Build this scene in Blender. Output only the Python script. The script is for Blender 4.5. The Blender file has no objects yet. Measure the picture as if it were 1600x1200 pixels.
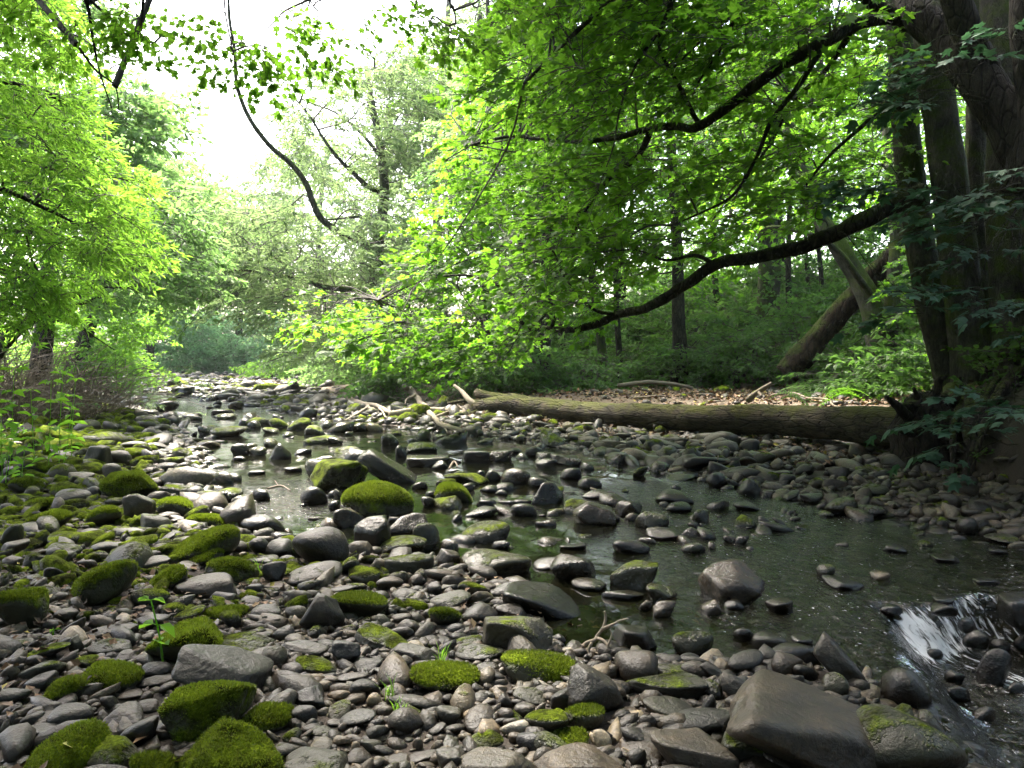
import bpy, math, random
import numpy as np
R = math.radians
rng = np.random.default_rng(7)
random.seed(7)
S = bpy.context.scene
COL = S.collection
HAZE = 0.00045

# ------------------------------------------------------------------ camera
CAMZ, F, YH = 1.5, 1246.0, 555.0
PITCH = math.atan((600 - YH) / F)
cam_d = bpy.data.cameras.new('camera'); cam = bpy.data.objects.new('camera', cam_d); COL.objects.link(cam)
cam.location = (0, 0, CAMZ); cam.rotation_euler = (math.pi / 2 - PITCH, 0, 0)
cam_d.sensor_width = 36; cam_d.lens = 36 * F / 1600; cam_d.clip_start = 0.05; cam_d.clip_end = 2000
S.camera = cam

# ------------------------------------------------------------------ world, sun, exposure
SUN_EL, SUN_AZ = R(58), R(-32)          # azimuth from +Y towards +X
w = bpy.data.worlds.new('World'); S.world = w; w.use_nodes = True
nt = w.node_tree; bg = nt.nodes['Background']
sky = nt.nodes.new('ShaderNodeTexSky'); sky.sky_type = 'NISHITA'; sky.sun_disc = False
sky.sun_elevation = SUN_EL; sky.sun_rotation = SUN_AZ
sky.air_density = 1.0; sky.dust_density = 6.0; sky.ozone_density = 0.6
nt.links.new(sky.outputs[0], bg.inputs[0]); bg.inputs[1].default_value = 0.15
sd = bpy.data.lights.new('sun', 'SUN'); sd.energy = 2.4; sd.angle = R(9); sd.color = (1.0, 0.95, 0.86)
sun = bpy.data.objects.new('sun', sd); COL.objects.link(sun)
sdir = (math.sin(SUN_AZ) * math.cos(SUN_EL), math.cos(SUN_AZ) * math.cos(SUN_EL), math.sin(SUN_EL))
from mathutils import Vector, Matrix
sun.rotation_euler = Vector(sdir).to_track_quat('Z', 'Y').to_euler()
sun.location = (0, 0, 40)
S.view_settings.view_transform = 'Standard'; S.view_settings.look = 'None'
S.view_settings.exposure = 3.15; S.view_settings.gamma = 1
S.render.engine = 'CYCLES'
cy = S.cycles
cy.max_bounces = 7; cy.diffuse_bounces = 4; cy.glossy_bounces = 3; cy.transmission_bounces = 5
cy.transparent_max_bounces = 8; cy.caustics_reflective = False; cy.caustics_refractive = False
cy.sample_clamp_indirect = 6.0; cy.use_denoising = True

# ------------------------------------------------------------------ pixel -> world helpers
_cp, _sp = math.cos(PITCH), math.sin(PITCH)
def ray(px, py):
    a, b = (px - 800) / F, -(py - 600) / F
    return np.array([a, _cp + _sp * b, -_sp + _cp * b])
def P(px, py, D):
    d = ray(px, py); return np.array([0, 0, CAMZ]) + d * (D / d[1])
def G(px, py, z=0.0):
    d = ray(px, py); t = (z - CAMZ) / d[2]; return np.array([0, 0, CAMZ]) + d * t
def project(V):
    V = np.asarray(V) - np.array([0, 0, CAMZ])
    dep = V[..., 1] * _cp - V[..., 2] * _sp
    up = V[..., 1] * _sp + V[..., 2] * _cp
    dep = np.maximum(dep, 0.05)
    return 800 + F * V[..., 0] / dep, 600 - F * up / dep

# ------------------------------------------------------------------ mesh helpers
def mesh_np(name, V, F3=None, F4=None, mats=(), mi=None, attrs=None, smooth=True):
    """triangles F3 first, then quads F4"""
    me = bpy.data.meshes.new(name)
    V = np.ascontiguousarray(V, dtype=np.float32)
    n3 = 0 if F3 is None else len(F3); n4 = 0 if F4 is None else len(F4)
    me.vertices.add(len(V)); me.vertices.foreach_set('co', V.ravel())
    li = []
    if n3: li.append(np.asarray(F3, np.int32).ravel())
    if n4: li.append(np.asarray(F4, np.int32).ravel())
    li = np.concatenate(li)
    me.loops.add(len(li)); me.loops.foreach_set('vertex_index', li)
    starts = np.concatenate([np.arange(n3) * 3, n3 * 3 + np.arange(n4) * 4]).astype(np.int32)
    me.polygons.add(n3 + n4); me.polygons.foreach_set('loop_start', starts)
    me.polygons.foreach_set('use_smooth', np.full(n3 + n4, smooth, dtype=bool))
    if mi is not None: me.polygons.foreach_set('material_index', np.asarray(mi, np.int32))
    for m in mats: me.materials.append(m)
    me.update(calc_edges=True)
    for k, a in (attrs or {}).items():
        at = me.attributes.new(k, 'FLOAT', 'POINT'); at.data.foreach_set('value', np.asarray(a, np.float32))
    return me
def link(name, me, parent=None, loc=None, kind=None):
    o = bpy.data.objects.new(name, me); COL.objects.link(o)
    if parent is not None: o.parent = parent
    if loc is not None: o.location = loc
    if kind: o['kind'] = kind
    return o
def tag(o, label, cat, group=None):
    o['label'] = label; o['category'] = cat
    if group: o['group'] = group
    return o
def empty(name, loc, label=None, cat=None, group=None):
    o = bpy.data.objects.new(name, None); COL.objects.link(o); o.location = tuple(float(c) for c in loc)
    o.empty_display_size = 0.2
    if label: tag(o, label, cat, group)
    return o

class Buf:
    """collects triangle soup with a material index and the float attribute v"""
    def __init__(s): s.V = []; s.F = []; s.M = []; s.A = []; s.n = 0
    def add(s, V, Fc, m=0, a=None):
        V = np.asarray(V, np.float32); Fc = np.asarray(Fc, np.int64)
        s.V.append(V); s.F.append(Fc + s.n)
        s.M.append(np.full(len(Fc), m) if np.isscalar(m) else np.asarray(m))
        s.A.append(np.full(len(V), 0.5, np.float32) if a is None else np.asarray(a, np.float32) + np.zeros(len(V), np.float32))
        s.n += len(V)
    def arrays(s): return np.concatenate(s.V), np.concatenate(s.F), np.concatenate(s.M), np.concatenate(s.A)
    def build(s, name, mats, parent=None, origin=None, smooth=True):
        V, Fc, M, A = s.arrays()
        if origin is not None: V = V - np.asarray(origin)
        return link(name, mesh_np(name, V, Fc, None, mats, M, {'v': A}, smooth), parent)

def catmull(P_, n=6):
    P_ = np.asarray(P_, float); Q = np.vstack([2 * P_[0] - P_[1], P_, 2 * P_[-1] - P_[-2]])
    out = []
    for i in range(len(P_) - 1):
        a, b, c, d = Q[i:i + 4]
        for t in np.linspace(0, 1, n, endpoint=False):
            out.append(0.5 * ((2 * b) + (c - a) * t + (2 * a - 5 * b + 4 * c - d) * t * t + (3 * b - a - 3 * c + d) * t ** 3))
    out.append(P_[-1]); return np.array(out)
def vnoise(V, sc, seed=0, oct=3):
    """cheap smooth pseudo noise in about [-1,1]"""
    r = np.random.default_rng(seed); out = np.zeros(len(V)); amp = 1; tot = 0
    for o in range(oct):
        for k in range(4):
            d = r.normal(size=3); d *= sc * (2 ** o) / np.linalg.norm(d) * r.uniform(.7, 1.4)
            out += amp * np.sin(V @ d + r.uniform(0, 6.28)) / 4 * 1.6
        tot += amp; amp *= .5
    return out / tot
def tube(pts, rad, segs=10, rough=0.0, seed=0, ridge=0, caps=True):
    """pts (n,3), rad (n,) -> V, tris"""
    pts = np.asarray(pts, float); n = len(pts); rad = np.broadcast_to(np.asarray(rad, float), (n,))
    T = np.gradient(pts, axis=0); T /= np.linalg.norm(T, axis=1)[:, None] + 1e-9
    ref = np.array([0, 0, 1.]) if abs(T[0, 2]) < .9 else np.array([1., 0, 0])
    N = np.zeros_like(pts); B = np.zeros_like(pts)
    u = ref - T[0] * (ref @ T[0]); u /= np.linalg.norm(u)
    for i in range(n):
        u = u - T[i] * (u @ T[i]); u /= np.linalg.norm(u) + 1e-9
        N[i] = u; B[i] = np.cross(T[i], u)
    a = np.linspace(0, 2 * math.pi, segs, endpoint=False)
    rr = np.ones((n, segs))
    if rough or ridge:
        s = np.cumsum(np.r_[0, np.linalg.norm(np.diff(pts, axis=0), axis=1)])
        base = np.stack([np.cos(a)[None] * rad[:, None], np.sin(a)[None] * rad[:, None], np.repeat(s[:, None], segs, 1)], -1).reshape(-1, 3)
        R0 = max(rad.mean(), 1e-3)
        if rough: rr += rough * vnoise(base, 1.6 / R0, seed, 4).reshape(n, segs)
        if ridge: rr += ridge * np.abs(np.sin(a[None] * (segs // 4) + 1.2 * vnoise(base, 1.2 / R0, seed + 5, 2).reshape(n, segs)))
    V = pts[:, None] + (N[:, None] * np.cos(a)[None, :, None] + B[:, None] * np.sin(a)[None, :, None]) * (rad[:, None] * rr)[..., None]
    V = V.reshape(-1, 3); i = np.arange(n - 1)[:, None] * segs; j = np.arange(segs)[None]; k = (j + 1) % segs
    q = np.stack([i + j, i + k, i + segs + k, i + segs + j], -1).reshape(-1, 4)
    Fc = np.concatenate([q[:, [0, 1, 2]], q[:, [0, 2, 3]]])
    if caps:
        c0 = len(V); V = np.vstack([V, pts[0], pts[-1]]); j = np.arange(segs); k = (j + 1) % segs
        Fc = np.concatenate([Fc, np.stack([k, j, np.full(segs, c0)], 1), np.stack([(n - 1) * segs + j, (n - 1) * segs + k, np.full(segs, c0 + 1)], 1)])
    return V, Fc
def limb_pts(spec, n=6):
    """spec of (px, py, D) -> smooth world curve"""
    return catmull([P(*s) for s in spec], n)

# ------------------------------------------------------------------ material helpers
def newmat(name):
    m = bpy.data.materials.new(name); m.use_nodes = True; t = m.node_tree
    for n_ in list(t.nodes): t.nodes.remove(n_)
    out = t.nodes.new('ShaderNodeOutputMaterial'); return m, t, out
def N(t, typ, **kw):
    n_ = t.nodes.new(typ)
    for k, v in kw.items():
        if k.startswith('i_'):
            key = k[2:]; n_.inputs[int(key) if key.isdigit() else key.replace('_', ' ')].default_value = v
        else: setattr(n_, k, v)
    return n_
def L(t, a, b): t.links.new(a, b)
def noise(t, sc, det=4, rough=.6, coord=None, dist=0.0):
    n_ = N(t, 'ShaderNodeTexNoise'); n_.inputs['Scale'].default_value = sc; n_.inputs['Detail'].default_value = det
    n_.inputs['Roughness'].default_value = rough; n_.inputs['Distortion'].default_value = dist
    if coord is not None: L(t, coord, n_.inputs['Vector'])
    return n_.outputs['Fac']
def mth(t, op, a, b=None, c=None, clamp=False):
    n_ = N(t, 'ShaderNodeMath', operation=op); n_.use_clamp = clamp
    for i, x in enumerate((a, b, c)):
        if x is None: continue
        if isinstance(x, (int, float)): n_.inputs[i].default_value = x
        else: L(t, x, n_.inputs[i])
    return n_.outputs[0]
def mixc(t, fac, a, b, blend='MIX'):
    n_ = N(t, 'ShaderNodeMix', data_type='RGBA', blend_type=blend)
    for i, x in ((0, fac), (6, a), (7, b)):
        if isinstance(x, (int, float)): n_.inputs[i].default_value = x
        elif isinstance(x, tuple): n_.inputs[i].default_value = (*x, 1)
        else: L(t, x, n_.inputs[i])
    return n_.outputs[2]
def attr(t, name, typ='GEOMETRY'):
    return N(t, 'ShaderNodeAttribute', attribute_name=name, attribute_type=typ).outputs['Fac']
def ramp(t, fac, stops):
    n_ = N(t, 'ShaderNodeValToRGB'); e = n_.color_ramp.elements
    while len(e) < len(stops): e.new(.5)
    for x, (p_, c) in zip(e, stops): x.position = p_; x.color = (*c, 1)
    L(t, fac, n_.inputs[0]); return n_.outputs[0]

def foliage_mat(name, dark, light, trans, gl=0.08, tw=0.5):
    m, t, out = newmat(name)
    v = attr(t, 'v')
    geo = N(t, 'ShaderNodeNewGeometry')
    nz = noise(t, 0.9, 2, .5, geo.outputs['Position'])
    f = mth(t, 'MULTIPLY_ADD', nz, 0.7, mth(t, 'MULTIPLY_ADD', v, 0.8, -0.3), clamp=True)
    col = mixc(t, f, dark, light)
    tcol = mixc(t, f, tuple(c * .75 for c in trans), trans)
    d = N(t, 'ShaderNodeBsdfPrincipled'); L(t, col, d.inputs['Base Color']); d.inputs['Roughness'].default_value = .55
    d.inputs['Specular IOR Level'].default_value = .35
    tr = N(t, 'ShaderNodeBsdfTranslucent'); L(t, tcol, tr.inputs[0])
    mx = N(t, 'ShaderNodeMixShader'); mx.inputs[0].default_value = tw
    L(t, d.outputs[0], mx.inputs[1]); L(t, tr.outputs[0], mx.inputs[2]); L(t, mx.outputs[0], out.inputs[0])
    return m

def bark_mat(name, c1, c2, moss=0.3, sc=1.0, mosscol=(.055, .08, .008), rot=None, stretch=.3, bump=1.0, crk=.65, cs=1.0):
    m, t, out = newmat(name)
    tc = N(t, 'ShaderNodeTexCoord').outputs['Object']
    mp = N(t, 'ShaderNodeMapping'); L(t, tc, mp.inputs[0]); mp.inputs['Scale'].default_value = (1, 1, stretch)
    if rot is not None:
        mp.vector_type = 'TEXTURE'; mp.inputs['Rotation'].default_value = rot; mp.inputs['Scale'].default_value = (1 / stretch, 1, 1)
    n1 = noise(t, 14 * sc, 6, .7, mp.outputs[0], .6); n2 = noise(t, 2.2, 3, .6, tc)
    col = mixc(t, mth(t, 'MULTIPLY_ADD', n1, 2.6, -.8, clamp=True), c1, c2)
    col = mixc(t, mth(t, 'MULTIPLY_ADD', n2, 3.5, -1.6, clamp=True), col, tuple(c * 1.35 for c in c2))
    vo = N(t, 'ShaderNodeTexVoronoi', feature='DISTANCE_TO_EDGE'); vo.inputs['Scale'].default_value = 11 * sc * cs
    wp = N(t, 'ShaderNodeMix', data_type='VECTOR'); wp.inputs[0].default_value = .06; L(t, mp.outputs[0], wp.inputs[4]); nn_ = N(t, 'ShaderNodeTexNoise'); nn_.inputs['Scale'].default_value = 9; L(t, mp.outputs[0], nn_.inputs['Vector']); L(t, nn_.outputs['Color'], wp.inputs[5]); L(t, wp.outputs[1], vo.inputs['Vector'])
    crack = mth(t, 'MULTIPLY', vo.outputs['Distance'], 9.0, clamp=True)
    fine = noise(t, 70 * sc, 4, .7, mp.outputs[0])
    col = mixc(t, crack, mixc(t, crk, col, (.004, .003, .002)), col); col = mixc(t, 1.0, col, ramp(t, fine, [(.3, (.55, .55, .55)), (.7, (1.4, 1.4, 1.35))]), 'MULTIPLY')
    nz = N(t, 'ShaderNodeSeparateXYZ'); g = N(t, 'ShaderNodeNewGeometry'); L(t, g.outputs['Normal'], nz.inputs[0])
    mf = mth(t, 'MULTIPLY_ADD', nz.outputs[2], .55, mth(t, 'MULTIPLY_ADD', noise(t, 3.1, 4, .65, tc), 1.6, -1.35 + moss))
    mf = mth(t, 'MULTIPLY', mf, 3.0, clamp=True)
    mc = mixc(t, noise(t, 30, 3, .6, tc), tuple(c * .45 for c in mosscol), tuple(c * 1.5 for c in mosscol))
    col = mixc(t, mf, col, mc)
    b = N(t, 'ShaderNodeBsdfPrincipled'); L(t, col, b.inputs['Base Color']); b.inputs['Roughness'].default_value = .85
    b.inputs['Specular IOR Level'].default_value = .25
    bp = N(t, 'ShaderNodeBump'); bp.inputs['Strength'].default_value = 1.0; bp.inputs['Distance'].default_value = .06 * bump
    L(t, mth(t, 'ADD', mth(t, 'MULTIPLY_ADD', crack, .7 * crk, n1), mth(t, 'MULTIPLY_ADD', fine, .25, mth(t, 'MULTIPLY', n2, .8))), bp.inputs['Height']); L(t, bp.outputs[0], b.inputs['Normal']); L(t, b.outputs[0], out.inputs[0])
    return m

def rock_mat(name, src):
    m, t, out = newmat(name)
    geo = N(t, 'ShaderNodeNewGeometry'); pos = geo.outputs['Position']
    moss, tone, hue = attr(t, 'moss', src), attr(t, 'tone', src), attr(t, 'hue', src)
    n1 = noise(t, 7, 5, .65, pos, .5); n2 = noise(t, 48, 4, .7, pos); n3 = noise(t, 2.3, 3, .6, pos)
    grey = ramp(t, tone, [(0, (.005, .0045, .004)), (.3, (.0128, .0106, .0072)), (.6, (.048, .040, .026)), (1, (.38, .34, .26))])
    brown = ramp(t, tone, [(0, (.008, .0055, .004)), (.3, (.0215, .0150, .0086)), (.6, (.072, .050, .028)), (1, (.40, .31, .19))])
    blue = ramp(t, tone, [(0, (.006, .0065, .008)), (.3, (.013, .0142, .0158)), (.6, (.042, .045, .048)), (1, (.28, .30, .32))])
    col = mixc(t, mth(t, 'MULTIPLY', hue, 1.0, clamp=True), grey, brown)
    col = mixc(t, mth(t, 'MULTIPLY', hue, -1.0, clamp=True), col, blue)
    col = mixc(t, 1.0, col, ramp(t, n1, [(.3, (.42, .42, .43)), (.5, (.95, .95, .95)), (.68, (1.6, 1.55, 1.42))]), 'MULTIPLY')
    col = mixc(t, mth(t, 'MULTIPLY_ADD', n2, 4, -1.6, clamp=True), mixc(t, 1.0, col, (.55, .55, .57), 'MULTIPLY'), col)
    # thin algal film then moss cushions
    nrm = N(t, 'ShaderNodeSeparateXYZ'); L(t, geo.outputs['Normal'], nrm.inputs[0]); nz = nrm.outputs[2]
    film = mth(t, 'MULTIPLY', mth(t, 'ADD', mth(t, 'MULTIPLY_ADD', nz, .4, -.75), mth(t, 'MULTIPLY_ADD', n3, 1.3, mth(t, 'MULTIPLY', moss, .9))), 1.2, clamp=True)
    film = mth(t, 'MULTIPLY', film, mth(t, 'MULTIPLY_ADD', moss, 2.0, .25, clamp=True))
    col = mixc(t, mth(t, 'MULTIPLY', film, .65), col, (.040, .042, .012))
    mn = noise(t, 5.5, 5, .7, pos)
    mf = mth(t, 'ADD', mth(t, 'MULTIPLY_ADD', nz, .62, -2.07), mth(t, 'MULTIPLY_ADD', mn, 2.0, mth(t, 'MULTIPLY', moss, 1.45)))
    mf = mth(t, 'MULTIPLY', mf, 3.0, clamp=True)
    m1 = noise(t, 90, 3, .7, pos); m2 = noise(t, 9, 3, .6, pos)
    mcol = mixc(t, mth(t, 'MULTIPLY_ADD', m2, 3.2, -1.15, clamp=True), (.028, .034, .004), (.20, .27, .014))
    mcol = mixc(t, 1.0, mcol, ramp(t, m1, [(.3, (.4, .4, .4)), (.65, (1.35, 1.35, 1.3))]), 'MULTIPLY')
    col = mixc(t, mf, col, mcol)
    b = N(t, 'ShaderNodeBsdfPrincipled'); L(t, col, b.inputs['Base Color'])
    # stones close to the water line are wet: darker and glossier
    wet = attr(t, 'wet', src)
    wz = N(t, 'ShaderNodeSeparateXYZ'); L(t, pos, wz.inputs[0]); band = mth(t, 'MULTIPLY', mth(t, 'MULTIPLY_ADD', wz.outputs[2], -25.0, mth(t, 'MULTIPLY_ADD', n1, 1.2, .5)), wet, clamp=True)
    L(t, mixc(t, mth(t, 'MULTIPLY', band, .6), col, (.006, .006, .005)), b.inputs['Base Color']); wet = mth(t, 'MULTIPLY_ADD', band, .5, wet)
    ro = mth(t, 'MULTIPLY_ADD', wet, -.35, mth(t, 'MULTIPLY_ADD', n1, .3, .33))
    ro = mth(t, 'MULTIPLY_ADD', mf, .4, ro, clamp=True)
    L(t, ro, b.inputs['Roughness'])
    L(t, mth(t, 'MULTIPLY_ADD', mf, -.45, .5), b.inputs['Specular IOR Level'])
    h = mth(t, 'ADD', mth(t, 'MULTIPLY', n1, .5), mth(t, 'MULTIPLY', n2, .22))
    h = mth(t, 'ADD', h, mth(t, 'MULTIPLY', mf, mth(t, 'MULTIPLY_ADD', m1, .9, .35)))
    bp = N(t, 'ShaderNodeBump'); bp.inputs['Strength'].default_value = 1.0; bp.inputs['Distance'].default_value = .03
    L(t, h, bp.inputs['Height']); L(t, bp.outputs[0], b.inputs['Normal']); L(t, b.outputs[0], out.inputs[0])
    return m
def plain_mat(name, col, rough=.7, var=.4, sc=12):
    m, t, out = newmat(name); tc = N(t, 'ShaderNodeTexCoord').outputs['Object']
    n1 = noise(t, sc, 5, .65, tc)
    c = mixc(t, n1, tuple(x * (1 - var) for x in col), tuple(x * (1 + var) for x in col))
    b = N(t, 'ShaderNodeBsdfPrincipled'); L(t, c, b.inputs['Base Color']); b.inputs['Roughness'].default_value = rough
    bp = N(t, 'ShaderNodeBump'); bp.inputs['Strength'].default_value = .5; bp.inputs['Distance'].default_value = .01
    L(t, n1, bp.inputs['Height']); L(t, bp.outputs[0], b.inputs['Normal']); L(t, b.outputs[0], out.inputs[0]); return m

M_ROCK = rock_mat('river_rock', 'OBJECT'); M_PEB = rock_mat('river_pebble', 'GEOMETRY')
M_BARK = bark_mat('sycamore_bark', (.014, .014, .009), (.085, .080, .060), .66, crk=.16, cs=2.4)
M_BARKD = bark_mat('dark_bark', (.012, .010, .007), (.05, .042, .03), .25)
M_LIMB = bark_mat('mossy_limb_bark', (.012, .011, .007), (.045, .038, .024), .42, mosscol=(.04, .055, .006))
M_BARKP = bark_mat('pale_bark', (.05, .045, .035), (.17, .15, .12), .2)
M_LOG = bark_mat('log_bark', (.016, .013, .008), (.085, .068, .045), .40, 1.3, (.08, .085, .012), rot=(0, 0, R(123)), stretch=.16, bump=1.4)
M_TWIG = plain_mat('twig', (.05, .042, .03), .8)
M_DRIFT = plain_mat('bleached_wood', (.23, .185, .13), .8, .5)
M_DEADW = plain_mat('dead_wood', (.17, .13, .09), .8, .5)
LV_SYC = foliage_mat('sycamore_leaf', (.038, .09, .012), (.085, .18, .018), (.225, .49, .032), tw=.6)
LV_SYCD = foliage_mat('shade_tinted_sycamore_leaf', (.035, .085, .045), (.07, .15, .085), (.07, .18, .07), tw=.3)  # sycamore leaf with shade put into its colour: bluer, less translucent
LV_YEL = foliage_mat('yellow_green_leaf', (.065, .16, .022), (.13, .29, .04), (.31, .60, .06), tw=.55)
LV_MID = foliage_mat('light_green_leaf', (.065, .13, .035), (.14, .24, .065), (.26, .47, .12), tw=.55)
LV_GRY = foliage_mat('grey_green_leaf', (.07, .125, .045), (.15, .23, .10), (.30, .44, .16), tw=.45)
LV_BLU = foliage_mat('blue_green_leaf', (.06, .14, .06), (.14, .27, .125), (.22, .44, .18), tw=.45)
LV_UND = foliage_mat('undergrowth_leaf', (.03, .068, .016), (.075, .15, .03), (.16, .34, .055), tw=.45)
LV_NET = foliage_mat('nettle_leaf', (.09, .22, .015), (.17, .36, .03), (.34, .68, .05), tw=.5)
# ================================================================== the setting
def interp(pts, y):
    pts = sorted(pts); return np.interp(y, [p[0] for p in pts], [p[1] for p in pts])
XLp = [(-20, 1.2), (2.5, 1.70), (3.0, 1.66), (3.72, 1.70), (3.84, .9), (3.95, .30), (4.3, .2), (4.6, .16), (5.4, -.1), (5.9, -.9), (6.3, -1.9), (6.8, -2.3), (7.6, -2.7), (9.1, -3.5), (12.9, -5.2), (17.8, -7.7), (24.9, -12.4), (34, -17.7), (44, -23.6), (60, -34), (90, -60)]
XRp = [(-20, 4.3), (3, 4.2), (5.9, 4.0), (6.8, 3.8), (7.6, 3.25), (8.7, 2.65), (10.1, 2.1), (12.9, 1.05), (15, -.7), (17, -2.7), (19.7, -5), (22, -6.5), (26.7, -10), (34, -14.7), (44.5, -21.4), (60, -33.5), (90, -59)]
XVp = [(-20, 5.2), (6, 5.1), (9.3, 5.0), (10.5, 5.5), (12, 6.1), (14.5, 6.9), (17, 7.5), (20, 7.2), (23, 6.0), (25, 4), (27.5, 1), (31, -2.5), (41, -8), (58, -18.7), (90, -34)]
XWp = [(-20, -6), (8, -6.4), (11.3, -7.6), (17, -10.6), (28, -16.6), (46, -25), (60, -36), (90, -62)]
def sstep(x): x = np.clip(x, 0, 1); return x * x * (3 - 2 * x)
def water_drop(x, y):
    lip = 4.86 + .06 * np.sin(x * 7) + .05 * (x - 2.1)
    d = np.minimum(lip - y, (x - (1.72 + .235 * (y - 3))) * 1.2)
    return sstep(d / np.interp(x, [2.2, 2.8], [.42, .24])) * .27 + sstep((d - .5) / 1.6) * .10
def terrain(x, y):
    x = np.asarray(x, float); y = np.asarray(y, float)
    xl, xr, xv, xw = interp(XLp, y), interp(XRp, y), interp(XVp, y), interp(XWp, y)
    sl, sr = xl - x, x - xr
    wdt = np.maximum(xr - xl, .2)
    inw = np.minimum(-sl, -sr)
    z = np.where(inw > 0, -.04 - .16 * sstep(inw / .7), 0)
    z = z + np.where(sl > 0, .035 * sstep(sl / .5) + .022 * np.minimum(sl, 5), 0)
    z = z + np.where(sr > 0, .03 * sstep(sr / .5) + np.interp(y, [8, 14, 20], [.075, .05, .035]) * np.minimum(sr, 6), 0)
    near = sstep((13.5 - y) / 3)
    z = z + .30 * sstep((sr - 3.3) / 2.4) * sstep((y - 11.5) / 2) * sstep((34 - y) / 8)
    t = x - xv
    z = z + near * .62 * sstep((t + .05) / .35) * 1.0
    hill = np.clip((x + 1) / 8, 0, 1)
    z = z + np.where(t > 0, (.05 + .26 * hill) * np.minimum(t, 9) + .05 * hill * np.clip(t - 9, 0, 20) + .2 * sstep(t / 1.2), 0)
    u = xw - x
    z = z + np.where(u > 0, .22 * np.minimum(u, 22) + .15 * sstep(u / .8), 0)
    z = z + sstep((y - 58) / 14) * 1.2 + np.clip(y - 66, 0, 60) * .06
    z = z - np.where(inw > -.6, water_drop(x, y), 0) * sstep((inw + .6) / .6)
    Q = np.stack([x, y, 0 * x], -1).reshape(-1, 3)
    und = vnoise(Q, .8, 3, 3).reshape(x.shape)
    return z + und * (.025 + .12 * sstep(t / 2) + .1 * sstep(u / 2))
def tz(x, y): return float(terrain(np.array([x]), np.array([y]))[0])

ys = np.concatenate([np.arange(-12, 1.5, .4), 1.5 * 1.0125 ** np.arange(0, 455)])
xs = .8 * np.sinh(np.linspace(-6.3, 6.3, 440))
X, Y = np.meshgrid(xs, ys)
Z = terrain(X, Y)
nx, ny = len(xs), len(ys)
i, j = np.meshgrid(np.arange(nx - 1), np.arange(ny - 1)); a = (j * nx + i).ravel()
quads = np.stack([a, a + 1, a + nx + 1, a + nx], 1)
veg = np.maximum(sstep((X - interp(XVp, Y) + .1) / 1.0), sstep((interp(XWp, Y) - X + .2) / .8))
soil = sstep((X - interp(XRp, Y) - 2.2) / 2.0) * sstep((Y - 10.2) / 1.5)
mg, t, out = newmat('ground')
pos = N(t, 'ShaderNodeNewGeometry').outputs['Position']
n1 = noise(t, 9, 6, .7, pos); n2 = noise(t, 60, 3, .7, pos); n3 = noise(t, 1.1, 3, .6, pos)
c_gr = mixc(t, n2, (.016, .011, .007), (.085, .062, .042))
c_so = mixc(t, n2, (.06, .042, .028), (.22, .165, .11))
c_so = mixc(t, mth(t, 'MULTIPLY_ADD', n1, 3, -1.5, clamp=True), c_so, (.09, .06, .035))
c_ve = mixc(t, n1, (.018, .022, .008), (.045, .065, .015))
c_gr = mixc(t, mth(t, 'MULTIPLY_ADD', n3, 3.0, -1.2, clamp=True), c_gr, (.012, .010, .007)); c = mixc(t, attr(t, 'soil'), c_gr, c_so); c = mixc(t, attr(t, 'veg'), c, c_ve)
b = N(t, 'ShaderNodeBsdfPrincipled'); L(t, c, b.inputs['Base Color']); b.inputs['Roughness'].default_value = .9
bp = N(t, 'ShaderNodeBump'); bp.inputs['Strength'].default_value = .8; bp.inputs['Distance'].default_value = .03
L(t, mth(t, 'ADD', n1, mth(t, 'MULTIPLY', n2, .5)), bp.inputs['Height']); L(t, bp.outputs[0], b.inputs['Normal']); L(t, b.outputs[0], out.inputs[0])
link('ground', mesh_np('ground', np.stack([X, Y, Z], -1).reshape(-1, 3), None, quads, [mg], None, {'veg': veg.ravel(), 'soil': soil.ravel()}), kind='structure')

# ---- water
ys = np.concatenate([np.arange(1.2, 5.6, .022), 5.6 * 1.009 ** np.arange(0, 300)])
us = np.linspace(0, 1, 250)
Yw = np.repeat(ys[:, None], len(us), 1)
xl = interp(XLp, ys) - 1.3 - .02 * ys; xr = interp(XRp, ys) + .9
Xw = xl[:, None] + (xr - xl)[:, None] * us[None]
# the surface steps down over the lip of stones
Q = np.stack([Xw, Yw, 0 * Xw], -1).reshape(-1, 3)
drop = water_drop(Xw, Yw)
dx = .05
grad = np.hypot(water_drop(Xw + dx, Yw) - water_drop(Xw - dx, Yw), water_drop(Xw, Yw + dx) - water_drop(Xw, Yw - dx)) / (2 * dx)
Zw = -drop + .006 * vnoise(Q * [1, .8, 1], 9, 11, 3).reshape(Xw.shape)
Zw += np.clip(grad * 2, 0, 1) * .012 * vnoise(Q, 22, 5, 3).reshape(Xw.shape)
rough = sstep(1 - np.abs(Yw - 4.1) / 1.5) * sstep((Xw - 1.75) / .4) 
mid = np.exp(-((Xw + 2.4) / 1.0) ** 2 - ((Yw - 8.2) / 1.6) ** 2) + .6 * sstep((Yw - 17) / 4) + np.exp(-((Xw - 1.9) / .9) ** 2 - ((Yw - 9.0) / .6) ** 2) * .6 + np.exp(-((Xw - .4) / 1.0) ** 2 - ((Yw - 7.6) / .5) ** 2) * .5
foam = np.clip(grad * .8, 0, .62)
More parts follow.
